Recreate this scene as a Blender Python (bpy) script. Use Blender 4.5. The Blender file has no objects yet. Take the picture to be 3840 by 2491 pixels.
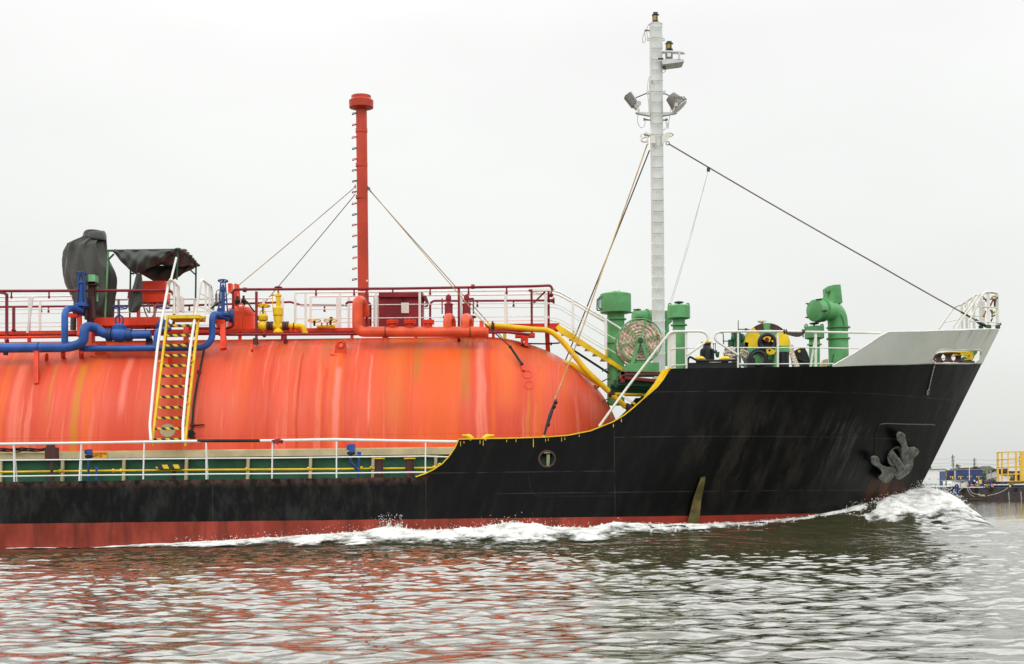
import bpy, bmesh, math, random
import numpy as np
from mathutils import Vector, Matrix
from mathutils.geometry import tessellate_polygon
random.seed(7); rng = np.random.default_rng(11)
scene = bpy.context.scene
C = scene.collection

# ------------------------------------------------------------------ camera
FL = 5333.0                 # focal length in photo pixels (50 mm on a 36 mm wide sensor)
ROLL = 0.0113               # the boat the photo was taken from leaned a little
CAMZ = 1.2                  # eye height above the water
HORY = 1872.0               # horizon row in the middle of the photo
cam_d = bpy.data.cameras.new('camera'); cam = bpy.data.objects.new('camera', cam_d); C.objects.link(cam)
cam_d.sensor_width = 36.0; cam_d.lens = 50.0; cam_d.clip_end = 20000; cam_d.clip_start = 0.1
cam_d.shift_y = (HORY - 1245.5) / 3840.0
cam.matrix_world = Matrix.Translation((0, 0, CAMZ)) @ Matrix.Rotation(math.pi/2, 4, 'X') @ Matrix.Rotation(-ROLL, 4, 'Z')
scene.camera = cam

# ------------------------------------------------------------------ sky and light: bright overcast
SUN_EL, SUN_AZ = math.radians(52), math.radians(205)
w = bpy.data.worlds.new('World'); scene.world = w; w.use_nodes = True
nt = w.node_tree; nt.nodes.clear(); N = nt.nodes.new; Lk = nt.links.new
sky = N('ShaderNodeTexSky'); sky.sky_type = 'NISHITA'; sky.sun_disc = False
sky.sun_elevation = SUN_EL; sky.sun_rotation = SUN_AZ; sky.dust_density = 4; sky.air_density = 1.5
sm = N('ShaderNodeVectorMath'); sm.operation = 'SCALE'; sm.inputs['Scale'].default_value = 0.10
Lk(sky.outputs[0], sm.inputs[0])
tc = N('ShaderNodeTexCoord'); sx = N('ShaderNodeSeparateXYZ'); Lk(tc.outputs['Generated'], sx.inputs[0])
rp = N('ShaderNodeValToRGB'); cr = rp.color_ramp
cr.elements[0].position = 0.0; cr.elements[0].color = (.76, .775, .75, 1)
cr.elements[1].position = 1.0; cr.elements[1].color = (1.3, 1.3, 1.28, 1)
e = cr.elements.new(.10); e.color = (.885, .90, .875, 1)
e = cr.elements.new(.22); e.color = (.95, .96, .94, 1)
e = cr.elements.new(.31); e.color = (1.01, 1.01, .99, 1)
e = cr.elements.new(.345); e.color = (1.08, 1.08, 1.06, 1)
e = cr.elements.new(.385); e.color = (1.7, 1.7, 1.67, 1)
e = cr.elements.new(.45); e.color = (3.1, 3.1, 3.05, 1)
e = cr.elements.new(.68); e.color = (2.5, 2.5, 2.46, 1)
Lk(sx.outputs['Z'], rp.inputs[0])
ns = N('ShaderNodeTexNoise'); ns.inputs['Scale'].default_value = 1.6; ns.inputs['Detail'].default_value = 4
mp = N('ShaderNodeMapping'); mp.inputs['Scale'].default_value = (1, 1, 2.6); Lk(tc.outputs['Generated'], mp.inputs[0]); Lk(mp.outputs[0], ns.inputs['Vector'])
nr = N('ShaderNodeMapRange'); nr.inputs['From Min'].default_value = .3; nr.inputs['From Max'].default_value = .7
nr.inputs['To Min'].default_value = .90; nr.inputs['To Max'].default_value = 1.05; Lk(ns.outputs['Fac'], nr.inputs['Value'])
cm = N('ShaderNodeVectorMath'); cm.operation = 'SCALE'; Lk(rp.outputs[0], cm.inputs[0]); Lk(nr.outputs[0], cm.inputs['Scale'])
mx = N('ShaderNodeMix'); mx.data_type = 'RGBA'; mx.inputs[0].default_value = .92
Lk(sm.outputs[0], mx.inputs[6]); Lk(cm.outputs[0], mx.inputs[7])
bg = N('ShaderNodeBackground'); bg.inputs['Strength'].default_value = 1.0
Lk(mx.outputs[2], bg.inputs[0]); wo = N('ShaderNodeOutputWorld'); Lk(bg.outputs[0], wo.inputs[0])
sd = bpy.data.lights.new('sun', 'SUN'); sd.energy = .5; sd.angle = math.radians(25); sd.color = (1, .97, .92)
sun = bpy.data.objects.new('sun', sd); C.objects.link(sun)
# the light comes from behind the photographer, high up and a little to the left
sdir = Vector((-.35, -.80, 1.15)).normalized()
sun.rotation_euler = sdir.to_track_quat('Z', 'Y').to_euler(); sun.location = (0, 0, 60)
sky.sun_elevation = math.asin(sdir.z); sky.sun_rotation = math.atan2(sdir.x, sdir.y)
vs = scene.view_settings; vs.view_transform = 'Standard'; vs.look = 'None'; vs.exposure = 0.0; vs.gamma = 1; vs.use_curve_mapping = False

# ------------------------------------------------------------------ from a measured photo point and a distance to a place in the world
ca, sa = math.cos(ROLL), math.sin(ROLL)
def P(px, py, Y):
    dx, dy = px - 1920.0, py - HORY
    u = dx*ca - dy*sa; v = dx*sa + dy*ca
    return Vector((u*Y/FL, Y, CAMZ - v*Y/FL))
def zone(x0, y0, s):
    return lambda x, y, Y: P(x0 + x/s, y0 + y/s, Y)
A = zone(0, 800, 2.8075); B = zone(700, 950, 2.8075); Cc = zone(1200, 950, 2.8075); D = zone(1900, 950, 3.0886)
E = zone(2500, 1000, 2.975); Fz = zone(3200, 1000, 3.0875); G = zone(0, 1300, 2.8075); H = zone(700, 1300, 1.93)
I = zone(1500, 1500, 2.38); J = zone(2400, 1300, 2.059); K = zone(3100, 1500, 3.0878); Lz = zone(2250, 0, 2.5733)
Mz = zone(3400, 1650, 5.1477); Nz = zone(1200, 300, 1.7167); Oz = zone(780, 1040, 5.938); Qz = zone(3640, 1050, 7.35); Rz = zone(2180, 1340, 5.147)
def m(px, Y): return px*Y/FL

# ------------------------------------------------------------------ mesh building
def perp(d):
    d = d.normalized(); a = Vector((0, 0, 1)) if abs(d.z) < .9 else Vector((1, 0, 0))
    u = d.cross(a).normalized(); return u, d.cross(u).normalized()
def rounded(pts, rad, n=6):
    pts = [Vector(p) for p in pts]
    if rad <= 0 or len(pts) < 3: return pts
    out = [pts[0]]
    for i in range(1, len(pts)-1):
        p, a, b = pts[i], pts[i-1]-pts[i], pts[i+1]-pts[i]
        r = min(rad, a.length*.49, b.length*.49)
        s, t = p + a.normalized()*r, p + b.normalized()*r
        for k in range(n+1):
            q = k/n; out.append(s*(1-q)**2 + p*2*q*(1-q) + t*q*q)
    out.append(pts[-1]); return out
class MB:
    def __init__(s): s.v = []; s.f = []
    def add(s, vs, fs):
        o = len(s.v); s.v += [tuple(v) for v in vs]; s.f += [tuple(i+o for i in f) for f in fs]; return s
    def tube(s, pts, r, n=10, fil=0, closed=False, caps=True, fn=6):
        pts = rounded(pts, fil, fn) if fil else [Vector(p) for p in pts]
        q = [pts[0]]
        for p in pts[1:]:
            if (p-q[-1]).length > 1e-5: q.append(p)
        pts = q; L = len(pts); rr = r if hasattr(r, '__len__') else [r]*L
        if len(rr) != L: rr = list(np.interp(np.linspace(0, 1, L), np.linspace(0, 1, len(rr)), rr))
        dirs = []
        for i in range(L):
            a = pts[i]-pts[i-1] if i > 0 or closed else pts[1]-pts[0]
            b = pts[(i+1) % L]-pts[i] if i < L-1 or closed else pts[-1]-pts[-2]
            d = a.normalized()+b.normalized(); dirs.append(d.normalized() if d.length > 1e-6 else a.normalized())
        u, _ = perp(dirs[0]); vs = []
        for i in range(L):
            d = dirs[i]; u = (u - d*u.dot(d)); u = u.normalized() if u.length > 1e-6 else perp(d)[0]; w2 = d.cross(u)
            for k in range(n):
                a = 2*math.pi*k/n; vs.append(pts[i] + (u*math.cos(a)+w2*math.sin(a))*rr[i])
        fs = []
        for i in range(L if closed else L-1):
            j = (i+1) % L
            for k in range(n): fs.append((i*n+k, i*n+(k+1) % n, j*n+(k+1) % n, j*n+k))
        if caps and not closed: fs += [tuple(range(n-1, -1, -1)), tuple((L-1)*n+k for k in range(n))]
        return s.add(vs, fs)
    def box(s, lo, hi):
        a, b = Vector(lo), Vector(hi)
        x0, x1 = sorted((a.x, b.x)); y0, y1 = sorted((a.y, b.y)); z0, z1 = sorted((a.z, b.z))
        return s.add([(x0,y0,z0),(x1,y0,z0),(x1,y1,z0),(x0,y1,z0),(x0,y0,z1),(x1,y0,z1),(x1,y1,z1),(x0,y1,z1)],
                     [(0,3,2,1),(4,5,6,7),(0,1,5,4),(1,2,6,5),(2,3,7,6),(3,0,4,7)])
    def bar(s, p, q, wy, h):       # rectangular bar from p to q; wy across (towards depth), h the other way
        p, q = Vector(p), Vector(q); d = (q-p).normalized(); yv = Vector((0,1,0))
        if abs(d.y) > .95: yv = Vector((1,0,0))
        u = (yv - d*yv.dot(d)).normalized(); v = d.cross(u); vs = []
        for c in (p, q):
            for a, b in ((-1,-1),(1,-1),(1,1),(-1,1)): vs.append(c + u*a*wy/2 + v*b*h/2)
        return s.add(vs, [(0,1,2,3),(7,6,5,4),(0,4,5,1),(1,5,6,2),(2,6,7,3),(3,7,4,0)])
    def lathe(s, o, ax, prof, n=20):
        o = Vector(o); ax = Vector(ax).normalized(); u, v = perp(ax); vs = []; fs = []
        for r, h in prof:
            for k in range(n):
                a = 2*math.pi*k/n; vs.append(o + ax*h + (u*math.cos(a)+v*math.sin(a))*r)
        L = len(prof)
        for i in range(L-1):
            for k in range(n): fs.append((i*n+k, i*n+(k+1) % n, (i+1)*n+(k+1) % n, (i+1)*n+k))
        fs += [tuple(range(n-1,-1,-1)), tuple((L-1)*n+k for k in range(n))]
        return s.add(vs, fs)
    def cyl(s, p, q, r, n=16):
        p, q = Vector(p), Vector(q); return s.lathe(p, q-p, [(r,0),(r,(q-p).length)], n)
    def torus(s, c, ax, R, r, n=28, k=8):
        c = Vector(c); u, v = perp(Vector(ax))
        return s.tube([c + (u*math.cos(2*math.pi*i/n)+v*math.sin(2*math.pi*i/n))*R for i in range(n)], r, k, closed=True)
    def plate(s, loop, th, hole=None):   # planar outline (list of points) extruded along +Y by th; optional hole outline
        loops = [[Vector(p) for p in loop]] + ([[Vector(p) for p in hole]] if hole else [])
        flat = [p for l in loops for p in l]; n = len(flat)
        tri = tessellate_polygon([[(p.x, p.z, 0) for p in l] for l in loops])
        fs = []
        for t in tri:
            a, b, c = [flat[i] for i in t]
            nrm = (b.x-a.x)*(c.z-a.z)-(b.z-a.z)*(c.x-a.x)
            if abs(nrm) < 1e-12: continue
            t = tuple(t) if nrm > 0 else (t[0], t[2], t[1])
            fs.append(t); fs.append((t[2]+n, t[1]+n, t[0]+n))
        o = 0
        for l in loops:
            L = len(l)
            for i in range(L):
                j = (i+1) % L; fs.append((o+i, o+j, o+j+n, o+i+n))
            o += L
        return s.add(flat + [p+Vector((0, th, 0)) for p in flat], fs)
    def ball(s, c, r, sc=(1,1,1), n=14, mm=8):
        c = Vector(c); vs = [c+Vector((0,0,-r*sc[2]))]
        for i in range(1, mm):
            t = math.pi*i/mm
            for k in range(n):
                a = 2*math.pi*k/n
                vs.append(c+Vector((r*sc[0]*math.sin(t)*math.cos(a), r*sc[1]*math.sin(t)*math.sin(a), -r*sc[2]*math.cos(t))))
        vs.append(c+Vector((0,0,r*sc[2]))); fs = []
        for k in range(n):
            fs.append((0, 1+(k+1) % n, 1+k)); fs.append((len(vs)-1, 1+(mm-2)*n+k, 1+(mm-2)*n+(k+1) % n))
        for i in range(mm-2):
            for k in range(n): fs.append((1+i*n+k, 1+i*n+(k+1) % n, 1+(i+1)*n+(k+1) % n, 1+(i+1)*n+k))
        return s.add(vs, fs)
    def wheel(s, c, ax, R, r=.012, spokes=4, hub=.02):
        c = Vector(c); u, v = perp(Vector(ax)); s.torus(c, ax, R, r, 22, 6)
        for k in range(spokes):
            a = 2*math.pi*(k+.3)/spokes; s.tube([c, c+(u*math.cos(a)+v*math.sin(a))*R], r*.8, 5)
        return s.lathe(c-Vector(ax).normalized()*hub, ax, [(hub,0),(hub,hub*2)], 8)
    def grid(s, pts):              # pts[i][j]
        a, b = len(pts), len(pts[0]); vs = [p for row in pts for p in row]
        return s.add(vs, [(i*b+j, (i+1)*b+j, (i+1)*b+j+1, i*b+j+1) for i in range(a-1) for j in range(b-1)])
    def part(s, name, mat, parent=None, smooth=True, ang=38, label=None):
        me = bpy.data.meshes.new(name); me.from_pydata(s.v, [], s.f); me.update()
        bm = bmesh.new(); bm.from_mesh(me); bmesh.ops.recalc_face_normals(bm, faces=bm.faces); bm.to_mesh(me); bm.free()
        if smooth:
            me.polygons.foreach_set('use_smooth', [True]*len(me.polygons)); me.set_sharp_from_angle(angle=math.radians(ang))
        me.materials.append(MAT[mat] if isinstance(mat, str) else mat)
        o = bpy.data.objects.new(name, me); C.objects.link(o)
        if parent:
            o.parent = parent
            if parent.type == 'EMPTY': o.matrix_parent_inverse = Matrix.Translation(-parent.location)
        if label: o['label'] = label
        return o
def thing(name, label, cat, loc=(0,0,0), group=None):
    o = bpy.data.objects.new(name, None); C.objects.link(o); o.location = loc; o.empty_display_size = .3
    return tag(o, label, cat, group)
def tag(o, label, cat, group=None):
    o['label'] = label; o['category'] = cat
    if group: o['group'] = group
    return o
def text_mb(body, size, origin, xdir, zdir, depth=.003):
    cu = bpy.data.curves.new('lettering', 'FONT'); cu.body = body; cu.size = size; cu.extrude = depth; cu.resolution_u = 3
    t = bpy.data.objects.new('lettering', cu); C.objects.link(t)
    dg = bpy.context.evaluated_depsgraph_get(); me = bpy.data.meshes.new_from_object(t.evaluated_get(dg))
    xd, zd = Vector(xdir).normalized(), Vector(zdir).normalized(); nd = xd.cross(zd); o = Vector(origin); r = MB()
    r.add([o + xd*v.co.x + zd*v.co.y + nd*v.co.z for v in me.vertices], [tuple(p.vertices) for p in me.polygons])
    bpy.data.objects.remove(t); bpy.data.curves.remove(cu); bpy.data.meshes.remove(me); return r

# ------------------------------------------------------------------ materials
MAT = {}
def nodes(name):
    mt = bpy.data.materials.new(name); mt.use_nodes = True; t = mt.node_tree
    b = t.nodes['Principled BSDF']; MAT[name] = mt; return mt, t, b
def tn(t, typ, **kw):
    n = t.nodes.new('ShaderNode'+typ)
    for k, v in kw.items():
        if k in n.inputs: n.inputs[k].default_value = v
        else: setattr(n, k, v)
    return n
def noise(t, co, scale, detail=4, st=(1,1,1), rough=.55):
    mp = tn(t, 'Mapping'); mp.inputs['Scale'].default_value = st; t.links.new(co, mp.inputs[0])
    n = tn(t, 'TexNoise', Scale=scale, Detail=detail, Roughness=rough); t.links.new(mp.outputs[0], n.inputs['Vector']); return n.outputs['Fac']
def ramp(t, fac, a, b, lo=0., hi=1.):
    n = tn(t, 'MapRange', interpolation_type='SMOOTHSTEP'); n.inputs['From Min'].default_value = a; n.inputs['From Max'].default_value = b
    n.inputs['To Min'].default_value = lo; n.inputs['To Max'].default_value = hi; t.links.new(fac, n.inputs['Value']); return n.outputs[0]
def mix(t, fac, a, b):
    n = tn(t, 'Mix', data_type='RGBA')
    for k, v in ((0, fac), (6, a), (7, b)):
        if isinstance(v, tuple): n.inputs[k].default_value = (*v[:3], 1)
        elif isinstance(v, (int, float)): n.inputs[k].default_value = v
        else: t.links.new(v, n.inputs[k])
    return n.outputs[2]
def mth(t, op, a, b=0.):
    n = tn(t, 'Math', operation=op)
    for k, v in ((0, a), (1, b)):
        if isinstance(v, (int, float)): n.inputs[k].default_value = v
        else: t.links.new(v, n.inputs[k])
    return n.outputs[0]
def bump(t, b, h, strength=.2, dist=.02):
    n = tn(t, 'Bump', Strength=strength, Distance=dist); t.links.new(h, n.inputs['Height']); t.links.new(n.outputs[0], b.inputs['Normal'])
def objco(t): return tn(t, 'TexCoord').outputs['Object']
RUST = (.16, .055, .018)
def paint(name, col, rough=.45, var=.25, rust=.0, dirt=.25, rustcol=RUST, bmp=.12, spec=.28, metal=0.):
    mt, t, b = nodes(name); co = objco(t)
    c = mix(t, ramp(t, noise(t, co, 1.7), .35, .7), tuple(x*(1-var) for x in col), tuple(min(1, x*(1+var*.5)) for x in col))
    c = mix(t, ramp(t, noise(t, co, 6, 5, (3,3,.5)), .52, .78, 0, dirt), c, tuple(x*.42+.015 for x in col))
    if rust > 0:
        c = mix(t, ramp(t, noise(t, co, 9, 6, (1.6,1.6,.8), .7), .71-rust*.25, .78-rust*.2, 0, .85), c, rustcol)
    t.links.new(c, b.inputs['Base Color']); b.inputs['Roughness'].default_value = rough; b.inputs['Metallic'].default_value = metal
    b.inputs['Specular IOR Level'].default_value = spec
    bump(t, b, noise(t, co, 30, 3), bmp, .004); return mt
paint('white_paint', (.74,.74,.71), .4, .06, .10, .12)
paint('rusty_white', (.70,.68,.62), .45, .1, .34, .25, (.35,.16,.06))
paint('mast_white', (.60,.62,.60), .42, .08, .05, .16)
paint('yellow', (.78,.52,.015), .42, .2, .1, .2)
paint('yellow_pipe', (.80,.50,.01), .4, .2, .16, .25)
paint('blue', (.024,.095,.35), .38, .3, .12, .35)
paint('blue_dark', (.02,.06,.20), .42, .4, .3, .5)
paint('red_orange', (.68,.042,.010), .42, .25, .08, .3)
paint('vessel_orange', (.72,.065,.018), .38, .2, .02, .25)
paint('pipe_orange', (.74,.095,.035), .34, .25, .03, .25)
paint('mast_red', (.47,.048,.022), .42, .15, .03, .15, bmp=.35)
paint('maroon', (.22,.016,.024), .42, .25, .08, .25)
paint('green', (.11,.33,.125), .45, .24, .14, .35)
paint('pale_green', (.18,.45,.22), .42, .18, .04, .2)
paint('dark_green', (.02,.085,.045), .5, .3, .06, .35)
paint('trunk_green', (.022,.10,.055), .55, .35, .02, .3)
paint('beige', (.50,.42,.25), .6, .2, .36, .3, (.38,.19,.06))
paint('black_steel', (.018,.019,.022), .33, .4, .12, .2, (.09,.04,.02))
paint('dark_brown', (.075,.032,.028), .6, .3, .2, .3)
paint('grey_metal', (.42,.42,.40), .45, .2, .05, .3)
paint('floodlight_grey', (.20,.19,.175), .45, .2, .05, .3)
def anchormat():
    mt, t, b = nodes('anchor_grey'); co = objco(t)
    c = mix(t, ramp(t, noise(t, co, 4.5, 7, (1,1,1), .7), .36, .66), (.032,.030,.025), (.155,.158,.135)); c = mix(t, ramp(t, noise(t, co, 7, 6, (1,1,1), .7), .60, .70, 0, .8), c, (.10,.045,.02))
    t.links.new(c, b.inputs['Base Color']); b.inputs['Roughness'].default_value = .5; bump(t, b, noise(t, co, 9, 6), .9, .03)
anchormat()
paint('pole_concrete', (.20,.20,.19), .8, .2, .0, .2)
paint('deck_green', (.04,.12,.07), .7, .3, .1, .3)
paint('rubber', (.012,.012,.013), .8, .4, 0, .2)
paint('cable_black', (.02,.018,.016), .6, .4, .1, .2)
paint('wire', (.20,.155,.10), .5, .3, .1, .2)
paint('wire_tan', (.42,.27,.11), .6, .3, 0, .2)
paint('wire_dark', (.055,.04,.03), .5, .3, .1, .2)
paint('paper', (.72,.70,.62), .7, .1, .18, .25)
paint('sign_orange', (.85,.36,.015), .5, .1, .0, .1)
paint('lens_amber', (.42,.30,.06), .15, .15, 0, .1)
paint('timber', (.15,.12,.035), .75, .6, .0, .6, bmp=.6)
def stripes(name, a, b2, period, slant, axis='X'):
    mt, t, b = nodes(name); s = tn(t, 'SeparateXYZ'); t.links.new(objco(t), s.inputs[0])
    f = mth(t, 'FRACT', mth(t, 'DIVIDE', mth(t, 'ADD', s.outputs['X'], mth(t, 'MULTIPLY', s.outputs['Z'], slant)), period))
    c = mix(t, mth(t, 'GREATER_THAN', f, .5), a, b2); n = noise(t, objco(t), 8)
    c = mix(t, ramp(t, n, .55, .75, 0, .3), c, (.10,.07,.04))
    t.links.new(c, b.inputs['Base Color']); b.inputs['Roughness'].default_value = .5
def cloth(name, col):
    mt, t, b = nodes(name); co = objco(t)
    c = mix(t, ramp(t, noise(t, co, 2.2, 6), .35, .7), tuple(x*.75 for x in col), tuple(x*1.25 for x in col))
    c = mix(t, ramp(t, noise(t, co, 7, 5, (2,2,.4)), .5, .75, 0, .4), c, tuple(x*1.6 for x in col))
    t.links.new(c, b.inputs['Base Color']); b.inputs['Roughness'].default_value = .62; b.inputs['Sheen Weight'].default_value = .15
    bump(t, b, noise(t, co, 5, 4, (2.2,2.2,.5)), .16, .04)
cloth('tarp_black', (.040,.041,.034)); cloth('tarp_awning', (.032,.036,.031))
def ropemat(name, col, sc):
    mt, t, b = nodes(name); co = objco(t)
    wv = tn(t, 'TexWave', Scale=sc, Distortion=3.0, Detail=2); wv.bands_direction = 'DIAGONAL'; t.links.new(co, wv.inputs['Vector'])
    c = mix(t, ramp(t, noise(t, co, 14, 5), .35, .7), tuple(x*.55 for x in col), tuple(min(1,x*1.25) for x in col))
    c = mix(t, ramp(t, wv.outputs['Fac'], .0, .3, .45, 0), c, tuple(x*.4 for x in col))
    t.links.new(c, b.inputs['Base Color']); b.inputs['Roughness'].default_value = .9
    bump(t, b, wv.outputs['Fac'], .8, .02)
ropemat('rope', (.72,.55,.42), 3.6); ropemat('rope_grey', (.55,.48,.37), 6); ropemat('rope_white', (.55,.52,.45), 20)
# hull plating: black topsides, red boot below the paint line, weld seams, scuffs and rust
def hullmat():
    mt, t, b = nodes('hull_paint'); co = objco(t); s = tn(t, 'SeparateXYZ'); t.links.new(co, s.inputs[0]); X, Z = s.outputs['X'], s.outputs['Z']
    cx = tn(t, 'CombineXYZ'); t.links.new(mth(t, 'ADD', mth(t, 'SUBTRACT', X, mth(t, 'MULTIPLY', Z, .36)), mth(t, 'MULTIPLY', noise(t, co, .8, 4), .3)), cx.inputs[0]); t.links.new(Z, cx.inputs[2])
    st = noise(t, cx.outputs[0], 3.9, 8, (1,1,.16), .72); st2 = noise(t, cx.outputs[0], 14, 5, (1,1,.08), .6); big = noise(t, co, .45, 4)
    blk = mix(t, ramp(t, st, .45, .78, 0, 1), (.0018,.0019,.0022), (.0075,.0070,.0060))
    blk = mix(t, ramp(t, st2, .60, .85, 0, .22), blk, (.020,.020,.019))
    blk = mix(t, ramp(t, big, .5, .7, 0, .35), blk, (.0025,.0025,.003))
    # rubbed, pale patch of old paint abaft the anchor
    def blob(x0, z0, rx, rz):
        a = mth(t, 'POWER', mth(t, 'DIVIDE', mth(t, 'SUBTRACT', X, x0), rx), 2.); c2 = mth(t, 'POWER', mth(t, 'DIVIDE', mth(t, 'SUBTRACT', Z, z0), rz), 2.)
        return ramp(t, mth(t, 'ADD', a, c2), 0., 1., 1., 0.)
    pale = mth(t, 'MULTIPLY', blob(9.3, 2.55, 1.25, 1.25), ramp(t, st, .46, .70)); blk = mix(t, mth(t, 'MULTIPLY', pale, .8), blk, (.095,.10,.093))
    pale2 = mth(t, 'MULTIPLY', blob(6.9, 2.3, 3.2, 2.0), ramp(t, noise(t, cx.outputs[0], 1.6, 8, (1,1,.30), .72), .44, .66)); blk = mix(t, mth(t, 'MULTIPLY', pale2, .7), blk, (.034,.031,.024))
    rs = mth(t, 'MULTIPLY', blob(11.1, 1.25, 1.0, .75), ramp(t, noise(t, cx.outputs[0], 3.2, 5, (1,1,.3)), .33, .6)); blk = mix(t, mth(t, 'MULTIPLY', rs, .9), blk, (.105,.032,.010))
    # the low side aft: greyed, scraped and stained with rust
    aft = ramp(t, X, -1.5, -4., 0, 1); sc = ramp(t, noise(t, co, 3.2, 8, (1,1,.45), .7), .42, .70)
    blk = mix(t, mth(t, 'MULTIPLY', mth(t, 'MULTIPLY', aft, sc), .62), blk, (.030,.030,.030))
    edge = mth(t, 'MULTIPLY', mth(t, 'MULTIPLY', ramp(t, Z, 1.55, 1.80), ramp(t, X, -2.0, -2.8)), ramp(t, noise(t, co, 6, 6, (1,1,.7)), .36, .62))
    blk = mix(t, mth(t, 'MULTIPLY', edge, .75), blk, (.095,.050,.036))
    rsp = ramp(t, noise(t, co, 2.6, 7, (1.8,1.8,.55), .72), .66, .73, 0, .7); blk = mix(t, mth(t, 'MULTIPLY', rsp, aft), blk, (.10,.035,.02))
    seam = None
    for z0, x0, x1 in ((1.92,-2.2,2.75), (1.35,-.4,13), (2.82,2.75,12), (4.02,2.75,14)):
        k = mth(t, 'MULTIPLY', mth(t, 'LESS_THAN', mth(t, 'ABSOLUTE', mth(t, 'SUBTRACT', Z, z0)), .009), mth(t, 'MULTIPLY', mth(t, 'GREATER_THAN', X, x0), mth(t, 'LESS_THAN', X, x1)))
        seam = k if seam is None else mth(t, 'MAXIMUM', seam, k)
    for x0, z1 in ((2.75, 3.6), (-2.3, 1.8), (-8., 1.75)):
        k = mth(t, 'MULTIPLY', mth(t, 'LESS_THAN', mth(t, 'ABSOLUTE', mth(t, 'SUBTRACT', X, x0)), .008), mth(t, 'LESS_THAN', Z, z1)); seam = mth(t, 'MAXIMUM', seam, k)
    blk = mix(t, mth(t, 'MULTIPLY', seam, ramp(t, noise(t, co, 1.5, 3), .35, .6, .05, .6)), blk, (.060,.060,.060))
    red = mix(t, ramp(t, noise(t, co, 2.6, 6, (1,1,.35)), .35, .7), (.185,.030,.018), (.30,.050,.032))
    red = mix(t, ramp(t, noise(t, co, 1.0, 6, (2.2,2.2,.2), .65), .52, .66, 0, .65), red, (.085,.022,.016))
    red = mix(t, mth(t, 'MULTIPLY', ramp(t, X, 1., 5.), .8), red, (.27,.026,.014))
    wl = ramp(t, mth(t, 'ADD', Z, mth(t, 'MULTIPLY', noise(t, co, 4, 5), .05)), .06, .02); red = mix(t, mth(t, 'MULTIPLY', wl, .8), red, (.03,.02,.015))
    isred = mth(t, 'LESS_THAN', mth(t, 'ADD', Z, mth(t, 'MULTIPLY', noise(t, co, 1.3, 5), .022)), .703)
    c = mix(t, isred, blk, red); t.links.new(c, b.inputs['Base Color'])
    t.links.new(ramp(t, st, .3, .7, .30, .52), b.inputs['Roughness']); b.inputs['Specular IOR Level'].default_value = .16
    fr0 = mth(t, 'MULTIPLY', mth(t, 'SINE', mth(t, 'MULTIPLY', X, 10.1)), .10)
    h = mth(t, 'ADD', mth(t, 'ADD', mth(t, 'MULTIPLY', noise(t, co, 1.1, 3, (1,1,.8)), 1.0), fr0), mth(t, 'MULTIPLY', noise(t, co, 12, 4), .05)); bump(t, b, h, .35, .06)
hullmat()
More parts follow.
